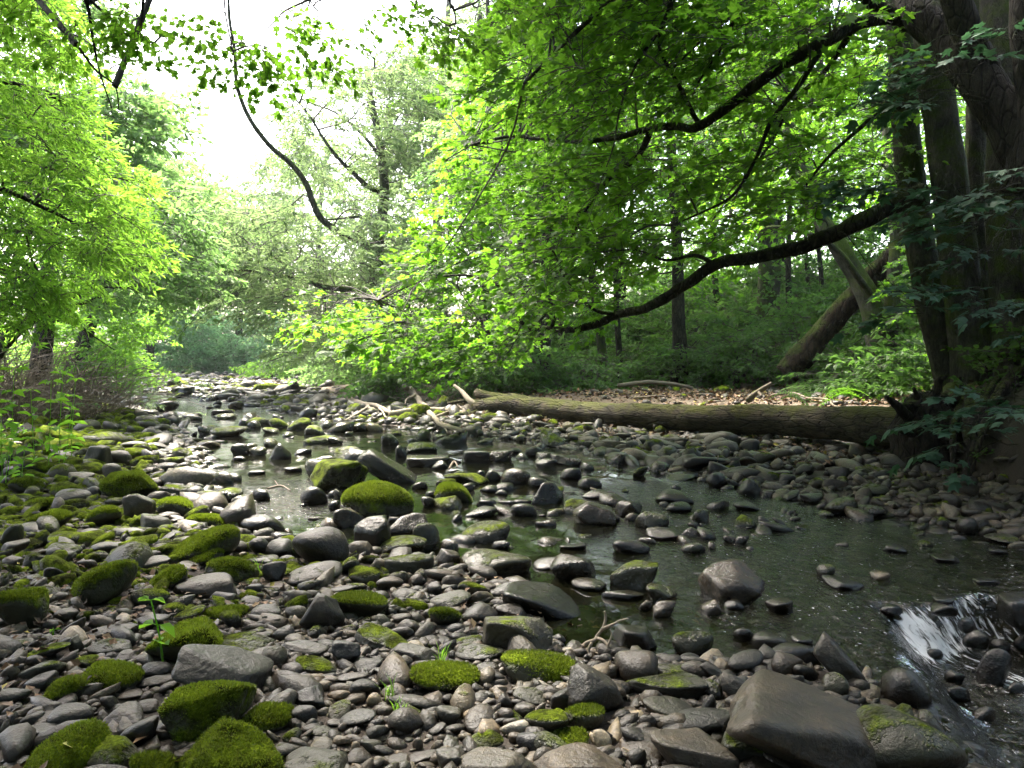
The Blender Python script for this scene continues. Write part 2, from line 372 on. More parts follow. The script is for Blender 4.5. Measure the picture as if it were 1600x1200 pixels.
# white tongue running down below the lip
tx, ty = (Xw - 2.25) * .62 + (Yw - 4.6) * -.78, (Xw - 2.25) * .78 + (Yw - 4.6) * .62
ton = np.exp(-(ty - .10 - .05 * np.sin(tx * 6)) ** 2 / (.02 + .05 * np.clip(tx, 0, 1))) * sstep((tx + .15) / .3) * sstep((2.4 - tx) / .9) * (.72 + .28 * np.sin(tx * 9 + ty * 14))
foam = np.clip(foam * (.1 + .9 * sstep((Xw - 2.1) / .4)) + .95 * ton, 0, 1.0)
fl = np.stack([((Xw - 2.25) * .62 + (Yw - 4.6) * -.78) * 7, ((Xw - 2.25) * .78 + (Yw - 4.6) * .62) * 34, 0 * Xw], -1).reshape(-1, 3)
Zw += .030 * np.clip(foam * 1.3, 0, 1) * (1 - np.abs(vnoise(fl, 1, 31, 3))).reshape(Xw.shape) + .012 * sstep((Xw - 1.9) / .5) * sstep((5.2 - Yw) / .5) * vnoise(Q, 13, 6, 3).reshape(Xw.shape)
agit = np.clip(1.3 * mid + foam + .95 * sstep((Xw - .3) / 1.2) * sstep((9.5 - Yw) / 2), 0, 1)
nx, ny = len(us), len(ys)
i, j = np.meshgrid(np.arange(nx - 1), np.arange(ny - 1)); a = (j * nx + i).ravel()
quads = np.stack([a, a + 1, a + nx + 1, a + nx], 1)
mw, t, out = newmat('stream_water')
pos = N(t, 'ShaderNodeNewGeometry').outputs['Position']
mp = N(t, 'ShaderNodeMapping'); L(t, pos, mp.inputs[0]); mp.inputs['Scale'].default_value = (1, .55, 1)
ag = attr(t, 'agit'); fo = attr(t, 'foam')
w1 = noise(t, 7, 3, .55, mp.outputs[0], .8); w2 = noise(t, 26, 3, .6, mp.outputs[0], .5); w3 = noise(t, 2.2, 2, .5, mp.outputs[0])
h = mth(t, 'ADD', mth(t, 'MULTIPLY', w1, .6), mth(t, 'MULTIPLY', w3, .8))
h = mth(t, 'MULTIPLY_ADD', mth(t, 'MULTIPLY', w2, ag), .8, h)
bp = N(t, 'ShaderNodeBump'); bp.inputs['Distance'].default_value = .035
L(t, mth(t, 'MULTIPLY_ADD', ag, .65, .32), bp.inputs['Strength']); L(t, h, bp.inputs['Height'])
fr = N(t, 'ShaderNodeFresnel'); fr.inputs[0].default_value = 1.33; L(t, bp.outputs[0], fr.inputs['Normal'])
tr = N(t, 'ShaderNodeBsdfTransparent'); tr.inputs[0].default_value = (.36, .35, .22, 1)
gl = N(t, 'ShaderNodeBsdfGlossy'); gl.inputs['Roughness'].default_value = .06; L(t, bp.outputs[0], gl.inputs['Normal'])
di = N(t, 'ShaderNodeBsdfDiffuse'); di.inputs[0].default_value = (.010, .011, .005, 1)
under = N(t, 'ShaderNodeMixShader'); under.inputs[0].default_value = .35
L(t, tr.outputs[0], under.inputs[1]); L(t, di.outputs[0], under.inputs[2])
m1 = N(t, 'ShaderNodeMixShader'); L(t, mth(t, 'MULTIPLY_ADD', fr.outputs[0], 1.15, .01, clamp=True), m1.inputs[0])
L(t, under.outputs[0], m1.inputs[1]); L(t, gl.outputs[0], m1.inputs[2])
# foam: streaks drawn out along the current
mp2 = N(t, 'ShaderNodeMapping'); L(t, pos, mp2.inputs[0]); mp2.vector_type = 'TEXTURE'; mp2.inputs['Rotation'].default_value = (0, 0, R(-51)); mp2.inputs['Scale'].default_value = (.12, .03, .1)
fs = noise(t, .8, 5, .62, mp2.outputs[0], 1.2)
ff = mth(t, 'MULTIPLY', mth(t, 'ADD', mth(t, 'MULTIPLY', fs, 3.2), mth(t, 'MULTIPLY_ADD', fo, 1.35, -2.50)), 2.2, clamp=True)
ff = mth(t, 'MULTIPLY', ff, .85)
sp = noise(t, 30, 3, .7, mp.outputs[0])
glint = mth(t, 'MULTIPLY', mth(t, 'MULTIPLY_ADD', sp, 12, mth(t, 'MULTIPLY_ADD', ag, 1.1, -8.75), clamp=True), .45)  # sky glints on the ripples painted as white flecks
ff = mth(t, 'MAXIMUM', ff, glint)
fd = N(t, 'ShaderNodeBsdfDiffuse'); fd.inputs[0].default_value = (.88, .9, .92, 1)
m2 = N(t, 'ShaderNodeMixShader'); L(t, ff, m2.inputs[0]); L(t, m1.outputs[0], m2.inputs[1]); L(t, fd.outputs[0], m2.inputs[2])
L(t, m2.outputs[0], out.inputs[0])
link('stream_water', mesh_np('stream_water', np.stack([Xw, Yw, Zw], -1).reshape(-1, 3), None, quads, [mw], None, {'foam': foam.ravel(), 'agit': agit.ravel()}), kind='structure')
# ================================================================== stones
def ico(sub):
    import bmesh
    bm = bmesh.new(); bmesh.ops.create_icosphere(bm, subdivisions=sub, radius=1)
    V = np.array([v.co[:] for v in bm.verts]); Fc = np.array([[v.index for v in f.verts] for f in bm.faces]); bm.free(); return V, Fc
ICO = {s: ico(s) for s in (1, 2, 3, 4, 5)}
def rock_verts(seed, kind, sub):
    """rounded, angular or slab-like stone as a soft intersection of planes"""
    r = np.random.default_rng(seed); d = ICO[sub][0]; pk = kind == "p"; kind = "a" if pk else kind
    n = {'r': 13, 'a': 11, 's': 9}[kind]; p = {'r': r.uniform(3.2, 5.5), 'a': r.uniform(13, 26), 's': r.uniform(9, 16)}[kind]
    nn = r.normal(size=(n, 3)); nn /= np.linalg.norm(nn, axis=1)[:, None]
    nn = np.vstack([nn, np.eye(3), -np.eye(3)]); h = np.r_[r.uniform(.82, 1.08, n), r.uniform(.9, 1.05, 6) * (1.22 if kind == 'r' else 1.12) * np.array([1.2, 1.2, .95, 1.2, 1.2, .95])]
    if kind == 's':
        nn[:n, 2] *= .35; nn[:n] /= np.linalg.norm(nn[:n], axis=1)[:, None]
    if kind == 'a': h[:n] *= .9
    dot = np.maximum(d @ nn.T / h, 0)
    rad = (dot ** p).sum(1) ** (-1 / p)
    V = d * rad[:, None]
    am = {'r': .045, 'a': .05, 's': .04}[kind]
    if pk: V[:, :2] *= (1 - .62 * np.clip((V[:, 2:] / np.abs(V[:, 2]).max() + 1) / 2, 0, 1) ** 1.1)
    V *= (1 + am * vnoise(d, 2.2, seed, 2) + (.018 if kind == 'r' else .03) * vnoise(d, 7, seed + 1, 3))[:, None]
    V -= (V.max(0) + V.min(0)) / 2; V /= np.abs(V).max(0)
    return V
REG = {'A': (0, 560, 5.), 'B': (300, 560, 5.), 'C': (520, 560, 5.), '3': (0, 560, 2.857), '4': (520, 560, 2.857),
       '5': (1040, 560, 2.857), '6': (0, 860, 3.478), '7': (440, 860, 3.478), '8': (860, 860, 2.162)}
# region x0 y0 x1 y1 shape moss tone hue tilt [| label | short name used in neighbours' labels]
TABLE = '''
6 395 55 750 300 r .78 .35 0 18 |large moss-topped egg-shaped boulder leaning up to the right, left foreground|egg-shaped mossy boulder
6 -60 205 270 430 r .8 .3 0 -14 |dark moss-capped boulder cut off by the left edge, beside the egg-shaped one|boulder at the left edge
6 810 80 1020 220 r .72 .3 0 20
6 935 132 1290 262 s .12 .42 .6 4 |long flat-topped grey-brown block just in front of two mossy stones|long flat-topped block
6 1115 40 1410 190 r .72 .35 0 0
6 705 205 930 310 r .6 .35 0 0
6 585 250 715 312 r .68 .4 0 0
6 285 310 430 395 r 0 .5 0 0
6 430 328 520 395 r .75 .4 0 0
6 225 375 335 445 r 0 .38 0 0
6 870 280 1015 360 r .5 .35 0 15
6 940 295 1120 390 r .55 .4 .3 20
6 1095 305 1350 380 r .72 .4 0 0
6 1190 322 1315 425 r .66 .4 0 20
6 790 362 1225 605 s .84 .45 0 12 |long mossy boulder rising to the right directly behind the green seedling|mossy boulder behind the seedling
6 465 410 760 492 s .08 .38 0 0 |straight-sided dark slab lying flat left of the green seedling|straight-sided dark slab
6 290 372 470 490 s 0 .45 0 28
6 370 455 460 560 a .35 .4 0 0
6 745 345 940 440 a .1 .4 .3 8
6 15 473 190 545 r .4 .35 .3 0
6 125 498 385 600 r .6 .3 0 10
6 1110 440 1495 575 a .5 .42 0 6
6 930 508 1490 800 s .12 .3 0 -24 |long dark boulder sloping down to the right above the moss-covered block|long dark sloping boulder
6 395 565 540 645 r .5 .33 0 0
6 450 490 720 580 s .3 .35 0 0
6 610 535 765 630 a 0 .45 -.3 0
6 445 600 785 770 r .72 .4 0 0 |smooth oval boulder with a moss cap in front of the seedling|moss-capped oval boulder
6 90 598 375 710 s .4 .33 0 0
6 120 650 320 770 r 0 .33 -.4 12
6 230 685 470 840 r .8 .33 0 14
6 765 603 935 690 r 0 .32 0 0
6 738 668 978 750 a 0 .52 0 0 |pale sharp-edged grey stone right of the moss-capped oval boulder|pale sharp-edged stone
6 0 620 110 715 r .1 .5 .4 20
6 637 750 778 815 r 0 .5 .3 0
6 540 790 655 870 r 0 .42 .2 0
6 535 818 780 975 a 0 .4 .3 0
6 255 825 510 970 r .2 .38 0 0
6 740 805 865 890 r 0 .42 .3 0
6 859 715 1395 1060 a .92 .5 0 7 |big blocky boulder completely wrapped in bright moss at the bottom left|moss-covered block
6 1320 828 1600 1000 r .82 .4 0 0 |rounded dark mossy boulder touching the right end of the moss-covered block|round mossy boulder
6 940 912 1540 1300 p .95 .55 0 0 |peaked boulder with the brightest green moss, cut by the bottom edge|peaked bright-green boulder
6 700 1030 960 1280 r .75 .4 0 -25
6 120 922 605 1300 r .84 .45 0 0 |large mossy dome with a fallen yellow leaf on top, bottom left corner|mossy dome with yellow leaf
6 640 895 865 1080 r .1 .33 .4 22
6 100 960 320 1040 s .1 .35 0 0
6 0 1080 165 1230 r .1 .42 .6 25
6 105 870 245 970 r .1 .42 .5 10
6 100 1030 240 1110 r 0 .35 0 0
6 0 915 55 1005 r 0 .7 .5 0
6 22 975 75 1035 r 0 .6 0 0
6 1480 405 1600 500 r 0 .45 -.6 0
6 1360 290 1535 380 r .15 .33 0 0
6 1130 222 1310 305 a 0 .4 0 0
6 1305 245 1430 310 r 0 .38 0 0
6 1325 180 1435 245 r 0 .32 0 10
6 1425 165 1555 210 r 0 .6 .5 0
6 150 190 355 290 a .4 .38 0 -12
6 235 92 375 180 a 0 .28 0 15
6 750 25 935 120 a .2 .33 .4 0
6 120 10 250 110 a .4 .38 .3 -20
6 10 30 130 90 r 0 .5 .6 0
6 320 0 415 80 a .35 .28 0 -20
6 0 120 50 210 r .6 .35 0 0
6 950 50 1120 115 r .2 .35 .6 0
6 600 15 745 60 s 0 .55 0 0
6 415 50 530 110 r .1 .38 .3 0
7 22 55 330 190 r .18 .42 0 6 |smooth blue-grey boulder with a flat top left of centre foreground|smooth blue-grey boulder
7 95 228 345 440 p .05 .38 0 0 |upright dark wedge-shaped stone leaning on a mossy oval one|upright dark wedge
7 265 225 580 365 r .64 .45 0 -6
7 318 33 430 130 r .5 .35 0 20
7 365 108 535 190 r .6 .33 0 0
7 513 137 663 215 r 0 .55 .9 0
7 645 180 700 218 r 0 .8 .4 0
7 235 195 425 250 s 0 .42 0 6
7 475 218 590 280 r 0 .42 .2 -8
7 595 203 755 280 r .25 .38 0 10
7 555 18 830 140 s .42 .35 0 0
7 790 165 870 250 a 0 .5 0 10
7 795 213 1030 330 r .3 .42 0 10
7 945 168 1125 260 r .6 .45 0 -10
7 970 -10 1360 155 r .36 .62 .3 0 |broad pale boulder with a greenish tinted top at the near water edge|broad pale boulder
7 1365 35 1540 110 r 0 .25 0 8
7 1200 165 1625 380 s 0 .33 -.5 -12 |large bare blue-grey slab sloping into the water, middle foreground|bare blue-grey slab
7 1130 170 1280 270 r .1 .35 0 20
7 975 283 1175 395 r 0 .36 .2 0
7 1160 285 1340 375 a 0 .5 0 -10
7 805 315 975 405 r .72 .4 0 0
7 395 390 730 545 a .52 .35 0 -16 |dark angular boulder with a bright mossy edge on its right side|dark boulder with mossy edge
7 620 372 770 460 a 0 .62 0 0
7 765 390 845 435 r 0 .62 1 0
7 895 395 1000 460 r 0 .3 0 0
7 755 460 860 515 r 0 .38 0 0
7 595 340 710 400 r 0 .52 .5 0
7 1090 355 1475 600 a .42 .5 .2 -10 |flat-faced boulder dusted with pale green beside the dark pool|flat-faced green-dusted boulder
7 935 500 1215 600 r .32 .36 0 0
7 915 458 1095 525 r .45 .36 0 8
7 270 487 430 620 a 0 .25 -.8 12 |blue-black angular stone among small pebbles, left of centre|blue-black angular stone
7 0 500 260 590 s .12 .4 0 -8
7 140 408 250 490 r .4 .38 0 0
7 700 605 1080 765 r .76 .45 0 0 |mossy dome with a tuft of grass behind it, bottom centre|mossy dome with grass tuft
7 1190 545 1600 740 r .68 .45 .4 -5 |long boulder half reddish stone and half lime-green moss beside the pool|lime-mossed boulder
7 385 583 550 665 r 0 .35 -.4 0
7 575 540 850 620 s .22 .4 .3 0
7 0 607 130 685 r 0 .48 .2 0
7 75 583 305 680 r .5 .4 .5 -8
7 300 662 475 720 r 0 .52 .2 0
7 365 697 535 795 r 0 .32 0 -12
7 50 730 235 860 a 0 .35 -.6 0
7 325 758 460 845 r 0 .6 .4 12
7 590 690 700 770 r .1 .5 .5 0
7 1055 605 1185 670 r .2 .42 0 0
7 1135 655 1215 720 r 0 .52 -.3 0
7 500 640 650 690 s .1 .4 0 6
7 635 815 775 920 a .3 .4 0 -25
7 50 840 195 950 r 0 .3 .5 0
7 310 858 515 960 r .15 .33 0 6
7 590 880 685 935 r 0 .58 .2 0
7 795 930 895 1010 a 0 .48 0 15
7 840 840 975 955 r .25 .38 0 -12
7 985 863 1030 930 r 0 .75 .6 0
7 885 940 1000 1000 r 0 .42 0 12
7 1000 970 1210 1095 r .56 .45 0 12
7 1315 862 1560 1000 r .52 .38 0 0
7 1260 825 1380 910 r 0 .52 .2 10
7 1275 985 1450 1120 a 0 .32 -.7 -10
7 10 1065 370 1290 a .3 .42 0 -8 |grey-green weathered boulder cut by the bottom edge right of the bright mossy peak|weathered grey-green boulder
7 420 1025 550 1105 a .3 .42 0 -20
7 570 1100 690 1175 r .1 .42 .7 8
7 690 1080 850 1165 r 0 .42 .9 6
7 835 1068 975 1220 a .1 .42 0 0
7 905 1115 1395 1290 s .1 .58 .4 3 |low grey slab at the bottom edge with a green rim|low green-rimmed slab
7 1255 740 1440 840 r .32 .33 .3 -8
7 710 1017 770 1090 r 0 .55 .6 0
7 350 1072 490 1160 r 0 .42 .5 -10
7 1165 775 1255 865 a 0 .36 .5 0
7 145 950 275 1020 r .42 .42 .3 0
7 0 960 110 1060 r .4 .38 0 0
7 1230 985 1310 1050 r 0 .62 .3 0
7 1200 910 1290 980 r .1 .42 .5 0
8 592 400 1215 800 a 0 .60 .2 -16 |huge pale grey slab-like boulder tilted toward the stream, lower right|huge pale slab boulder
8 1000 518 1412 770 r .44 .36 .2 -5 |big smooth boulder with a mossy flank right of the huge pale slab|boulder with mossy flank
8 335 598 640 780 s .06 .58 .2 -4 |flat-topped grey boulder at the bottom edge left of the huge slab|flat-topped grey boulder
8 570 605 765 720 s .42 .4 0 -14
8 690 620 920 760 r .05 .42 .1 -8
8 620 690 815 790 r .05 .45 .2 0
8 888 268 1067 465 s .05 .52 .1 -45 |oblong grey slab lying diagonally at the stream edge, right of centre|oblong diagonal slab
8 735 310 915 400 r 0 .34 .2 -6 |smooth plum-grey oval boulder left of the oblong diagonal slab|plum-grey oval
8 680 272 805 345 r 0 .36 .3 0
8 812 283 888 320 r 0 .3 0 0
8 815 385 903 442 r 0 .42 -.1 0
8 597 333 720 415 r .1 .25 .5 0
8 915 410 1010 500 r .36 .42 .6 0
8 505 357 592 450 a 0 .48 0 -30
8 408 272 552 360 r .48 .45 .3 0 |low boulder with a yellow-green top standing at the water edge|yellow-green topped boulder
8 437 345 503 380 r 0 .33 .1 0
8 365 350 445 388 r 0 .36 .4 0
8 215 335 365 450 r 0 .45 .6 0 |pinkish-brown polished boulder beside the pale twisted root|pinkish-brown boulder
8 209 250 362 350 a 0 .32 .4 -5
8 335 382 492 440 r .4 .38 0 0
8 248 428 535 512 s .46 .33 0 2 |long low dark-green boulder in front of the pinkish-brown one|long dark-green boulder
8 55 380 250 545 p .08 .42 0 8 |pyramid-like grey boulder below the pale twisted root|pyramid-like boulder
8 0 460 95 545 a .05 .36 -.2 0
8 500 485 560 575 a .1 .33 0 -20
8 312 490 500 590 r .3 .36 0 -6
8 565 530 655 585 r 0 .5 .5 0
8 -15 532 60 615 r .56 .42 0 0
8 43 520 185 612 r .7 .42 0 0
8 -5 600 130 682 r .72 .42 0 0
8 142 603 208 680 r 0 .95 .3 10 |single white egg-like pebble between mossy stones and the flat-topped boulder|white egg-like pebble
8 297 555 358 612 r 0 .48 .2 0
8 615 587 672 625 r 0 .45 -.6 0
8 497 28 727 180 a 0 .56 .8 -8 |large angular brown rock standing alone in midstream on the right|angular brown midstream rock
8 505 165 580 222 a 0 .68 .6 0 |small pale block just in front of the angular brown midstream rock|small pale block
8 585 162 655 205 r 0 .28 0 0
8 725 158 820 210 a 0 .26 1 0
8 1078 68 1150 102 r 0 .72 .9 6 |pale yellowish stone lying alone in the open stream|pale yellowish lone stone
8 915 82 1060 137 s 0 .2 .2 -8
8 897 45 962 92 r .4 .16 0 0
8 345 168 425 228 a 0 .68 .4 0 |pale squared block in shallow water beside a mossy block|pale squared block
8 298 168 343 203 r 0 .6 .5 0
8 322 110 430 175 a .4 .45 .6 0
8 200 32 368 135 a .55 .36 0 4 |squarish moss-topped boulder at the edge of open water, centre right|squarish moss-topped boulder
8 172 138 318 172 s .1 .3 0 0
8 0 10 155 105 a 0 .43 .2 12
8 68 90 190 142 r .2 .33 .3 0
8 1110 395 1290 535 r .1 .2 .6 -5 |dark wet rounded boulder beside the white rapids|dark wet boulder
8 1235 515 1320 560 r 0 .18 .5 0
8 1340 455 1420 510 a 0 .12 0 -20
8 1420 525 1505 580 r 0 .28 .7 0
8 1360 283 1450 345 r 0 .2 .9 0
8 1435 330 1560 465 r 0 .15 .5 -8
8 1440 168 1640 275 s 0 .14 .3 0 |black wet ledge stone over which the little waterfall drops|black ledge stone
8 1560 285 1640 335 r 0 .12 .3 0
8 1180 195 1250 250 r .1 .14 .3 0
8 615 262 685 308 r 0 .25 .3 0
8 1210 705 1290 770 r 0 .3 .3 0
8 260 670 325 735 r .2 .38 .2 0
8 -60 685 262 790 s 0 .6 .7 2 |broad sandy-brown slab at the very bottom edge, centre|sandy-brown slab
8 1110 178 1190 214 s 0 .12 .3 0
8 1228 200 1318 246 r .1 .12 .3 4
8 1310 258 1372 300 r 0 .13 .6 0
8 1478 298 1556 346 r 0 .14 .6 0
8 1330 402 1402 452 s 0 .13 .3 -10
8 1545 440 1612 492 r 0 .14 .4 0
8 1290 150 1370 182 s 0 .12 .3 0
8 1270 330 1330 370 r 0 .13 .4 0
3 545 603 697 727 a .28 .38 .1 -6 |squarish bare grey boulder in front of the bright peaked mossy one|squarish bare grey boulder
3 380 660 547 748 r .7 .38 0 14
3 110 678 325 770 r .7 .33 0 8
3 75 725 245 792 r .3 .35 0 0
3 0 735 108 838 r .56 .38 0 0
3 0 645 70 697 r .3 .4 .2 0
3 265 625 398 690 r .74 .4 0 0
3 95 625 250 692 r .7 .36 0 12
3 210 770 380 852 r .6 .36 0 -10
3 205 818 370 902 r .4 .36 0 0
3 260 858 345 922 a .3 .33 0 -18
3 405 817 572 877 r .1 .42 .7 0
3 355 757 455 802 r 0 .4 .4 0
3 625 692 768 784 a .3 .38 0 0
3 705 768 785 832 a .05 .3 .3 30
3 695 620 860 707 r .66 .33 0 0
3 820 655 938 732 r .72 .33 0 14
3 832 697 1030 768 r .74 .4 0 -5
3 748 748 1074 918 r .76 .38 0 14 |large rounded boulder with a thick moss cap, left of the brown one|large moss-capped dome
3 845 845 1000 925 r .7 .33 0 18
3 940 815 1022 872 r .3 .42 .3 -10
3 1022 812 1110 867 r 0 .45 .5 0
3 1108 798 1210 878 r .1 .2 0 0
3 1072 695 1277 792 r 0 .28 .15 0 |smooth dark plum-coloured boulder surrounded by bright water|dark plum-coloured boulder
3 1302 750 1560 925 r 0 .35 .85 0 |big round reddish-brown boulder at the near edge of bright water|round reddish-brown boulder
3 1185 803 1320 892 r .2 .3 .1 0
3 1030 608 1142 687 r .32 .5 .2 6
3 872 590 1014 674 r .35 .3 .1 0
3 962 575 1087 642 r .5 .36 0 -6
3 1125 580 1207 636 r .1 .14 0 0
3 1240 877 1325 922 r 0 .24 -.4 0
3 0 805 135 882 s .05 .48 .5 0
3 1170 905 1280 1003 a .05 .3 0 0
3 1110 875 1245 927 r .35 .4 0 0
A 785 878 1235 1098 p .93 .5 0 -6 |peaked boulder glowing with bright moss on the left bank|glowing peaked mossy boulder
A 650 675 885 855 a .22 .33 .1 0 |dark upright stone with a pale top among mossy stones, left bank|dark upright stone
A 930 695 1182 795 r .68 .4 0 0
A 930 645 1165 720 r .3 .5 .3 0
A 545 808 818 932 r .8 .35 0 0
A 795 818 962 968 r .25 .55 .9 10 |tan rounded stone left of and behind the glowing peaked mossy boulder|tan rounded stone
A 530 883 745 988 a 0 .62 0 -5 |pale bare angular stone among dark mossy ones on the left bank|pale angular stone
A 250 720 548 918 r .82 .36 0 -30
A 300 813 492 922 r .82 .36 0 -20
A 60 928 342 1062 r .66 .4 0 0
A 272 520 722 700 s .86 .4 0 -18 |long low mossy ridge of rock near the nettles|long low mossy ridge
A 560 478 792 592 r .3 .45 .3 0
A 800 488 922 582 r .1 .45 .2 0
A 738 423 908 508 r .64 .38 0 -14
A 748 595 907 674 a .66 .42 0 0
A 680 563 802 633 r .42 .45 0 0
A 1045 443 1238 512 r .4 .42 .2 0
A 1088 473 1252 560 r .5 .45 .3 -10
A 990 518 1142 592 r .6 .36 0 0
A 1205 328 1402 412 r .3 .55 .8 0 |pale boulder with a mossy hump, midway up the stream on the left|pale boulder with mossy hump
A 1288 302 1402 372 r .68 .45 0 0
A 1343 698 1518 802 r .6 .36 0 -14
A 1230 766 1447 857 s .52 .5 .2 0
A 1178 888 1360 962 r .72 .4 0 0
A 1353 808 1517 917 r .2 .36 0 12
A 1108 793 1202 862 r .66 .4 0 0
A 1173 723 1252 797 r .3 .5 .5 -10
A 430 1016 722 1147 r .25 .4 0 -8
A 1228 983 1562 1102 s .5 .33 0 -10
A 658 996 792 1087 r .2 .33 0 -10
A 1118 608 1312 662 s .1 .55 .3 0
A 1418 618 1582 677 r .15 .38 .2 0
A 1433 423 1582 482 r .3 .5 .3 0
A 1258 523 1432 587 r .05 .45 .4 0
A 1188 653 1332 717 r .2 .45 .2 0
A 788 338 967 388 s .3 .42 .3 0
A 658 255 802 332 r .1 .3 0 0
A 493 233 662 317 r .6 .4 0 0
A 395 718 612 782 s 0 .6 .4 0
A 0 833 242 907 s 0 .6 .9 0
A 528 663 652 722 r .56 .5 .2 0
A 858 398 1002 447 r .4 .5 .3 0
A 1103 398 1242 452 r .25 .45 .8 0
A 1173 1038 1282 1097 r .3 .4 0 0
B 843 998 1062 1143 r 0 .36 .1 -8 |smooth bare grey boulder at the left foot of the angular mossy boulders|smooth bare grey boulder
B 918 783 1378 1038 a .86 .45 0 8 |big angular moss-covered boulder behind the broad mossy one in midstream|angular mossy boulder
B 883 783 1082 938 r .4 .35 0 10
B 1103 683 1322 748 r .5 .42 0 0
B 598 663 778 790 p 0 .25 .1 0 |small dark pointed rock standing in green water, left of centre|small dark pointed rock
B 298 665 452 765 a 0 .28 0 0
B 443 688 582 765 r .45 .4 0 0
B 558 623 682 692 r .4 .55 .5 0
B 318 762 422 803 r 0 .45 0 0
B 53 858 232 955 r 0 .16 0 0
B 228 893 392 964 r .1 .18 0 -5
B 138 528 442 618 r .46 .55 .6 0 |long moss-topped pale boulder far up the stream, left of centre|long moss-topped pale boulder
B 43 523 167 594 r .1 .42 0 0
B 598 465 752 538 r .68 .45 0 -6
B 748 462 937 565 a .68 .42 0 0
B 873 518 1042 604 r .5 .45 .5 0
B 1253 498 1372 574 r .1 .45 .4 0
B 1358 500 1492 572 r .35 .8 .6 0
B 18 638 227 698 r .15 .72 .4 0
B 148 398 327 442 s .15 .45 .8 0
B 183 428 352 477 r .4 .45 .6 0
B 363 463 452 514 r .05 .36 0 0
B 428 483 542 548 r .3 .4 .4 0
B -5 423 82 477 r .5 .5 .3 0
B 278 333 407 394 r .5 .5 .6 0
B 548 538 682 588 r .5 .55 .5 0
B 798 703 937 753 s 0 .3 .1 0
B 1058 613 1182 667 r 0 .45 .4 0
B 1065 1108 1162 1188 r 0 .14 0 0
B 1108 1018 1202 1122 r .5 .36 0 20
B 1058 1028 1132 1097 r 0 .33 0 0
B 718 843 862 893 s 0 .35 0 0
B 433 868 577 912 s 0 .2 0 0
B 1188 738 1282 787 r .1 .36 .2 0
B 1198 348 1322 432 r .56 .5 .4 12
C 193 705 662 978 s .04 .36 .15 -34 |bare dark slab tilted up beside the angular mossy boulder in midstream|tilted bare slab
4 40 548 362 712 r .8 .4 0 -3 |broad rounded boulder blanketed in moss, centre of the stream|broad mossy boulder
C 798 968 1084 1133 r .76 .33 0 0 |mossy dome standing in dark green water right of the broad mossy boulder|mossy dome in dark water
C 868 893 1233 992 s .68 .36 0 -8
C 803 938 962 1012 r .6 .4 0 0
C 618 960 742 1024 r 0 .6 -.1 0
C 573 652 817 742 r .45 .2 0 0
C 488 678 587 778 r .3 .16 0 0
C 568 753 917 853 s .12 .28 .3 0 |long low dark stone crossing the stream right of the tilted bare slab|long low dark stone
C 768 798 902 872 a 0 .3 .2 0
C 1008 712 1227 822 s 0 .16 .1 0
C 1203 710 1417 812 a .12 .38 .5 0
C 1313 853 1547 987 r 0 .4 .8 0 |rounded brown boulder in midstream beyond the mossy dome|rounded brown midstream boulder
C 1188 873 1317 967 r .2 .2 .2 0
C 1118 873 1192 932 r .1 .22 0 0
C 373 588 517 682 r .45 .22 .3 10
C 648 553 767 633 r .5 .5 .3 0
C 778 588 892 637 r .1 .68 0 0
C 1263 968 1417 1037 r 0 .32 0 0
C 1263 1023 1367 1072 r 0 .33 -.2 0
C 1148 988 1292 1052 r 0 .36 .1 0
C 1008 968 1112 1042 r .1 .33 .2 0
C 718 1033 812 1097 r .1 .28 0 0
C 688 1078 802 1162 r 0 .5 -.1 0
C 1118 1098 1282 1162 s 0 .25 0 0
C 1393 1093 1557 1142 s 0 .35 0 0
C 1383 698 1487 747 r 0 .18 0 0
C 1503 688 1642 762 r 0 .18 .2 0
C 1308 503 1402 562 r .5 .45 .5 0
C 878 853 1002 897 s 0 .18 0 0
4 888 548 1032 653 p 0 .4 -.1 -5 |grey pyramid-shaped stone standing in dark water near centre|grey pyramid-shaped stone
4 873 528 972 577 r .1 .38 0 0
4 1093 528 1202 582 r .15 .25 .3 0
4 1013 488 1112 542 r .1 .2 .1 0
4 588 658 737 714 r 0 .42 -.5 0
4 793 646 912 707 r .05 .25 .2 0
4 1028 626 1187 703 r .5 .25 .1 0
4 1073 638 1267 744 a 0 .48 .8 14 |brown wedge-shaped stone rising from the stream, right of centre|brown wedge-shaped stone
4 1258 633 1382 708 a 0 .45 .9 0
4 1348 681 1502 768 r .45 .25 .2 0
4 1393 750 1562 812 a 0 .25 0 0
4 1113 583 1252 632 r .2 .36 .5 0
4 1188 598 1312 662 r .15 .36 .3 0
4 1438 581 1612 652 r .1 .28 .1 0
4 1488 638 1602 687 r 0 .18 0 0
4 0 668 138 758 a .12 .52 .4 0
4 93 698 267 873 a .22 .33 .1 0 |tall bare angular boulder at the near water edge beside a brown one|tall bare angular boulder
4 248 688 432 792 a 0 .38 .5 12
4 353 733 482 858 r .38 .4 .3 0
4 188 788 422 892 r .5 .4 .3 10
4 478 803 562 862 r .2 .4 .2 0
4 443 848 572 942 a 0 .55 .2 -10
4 565 723 792 828 r .5 .46 .3 0 |rounded boulder with greenish top poking out of dark rippling water|green-topped rippled-water boulder
4 903 443 1002 492 a 0 .36 .4 0
4 973 423 1112 477 s .05 .33 .5 -12
4 903 416 1007 457 s .1 .3 .3 0
4 1248 806 1417 872 r .1 .2 0 -8
4 1013 825 1132 857 s 0 .2 0 0
4 708 813 792 852 r 0 .42 0 0
5 318 535 442 612 r 0 .3 -.1 0 |smooth dark round stone at the far water edge below the fallen trunk|smooth dark round stone
5 300 638 417 682 r .1 .22 0 0
5 118 673 194 737 r .4 .22 .2 0
5 328 358 422 432 r .1 .16 .2 0
5 0 503 152 547 s .15 .18 0 0
5 180 508 277 572 r .1 .16 .3 0
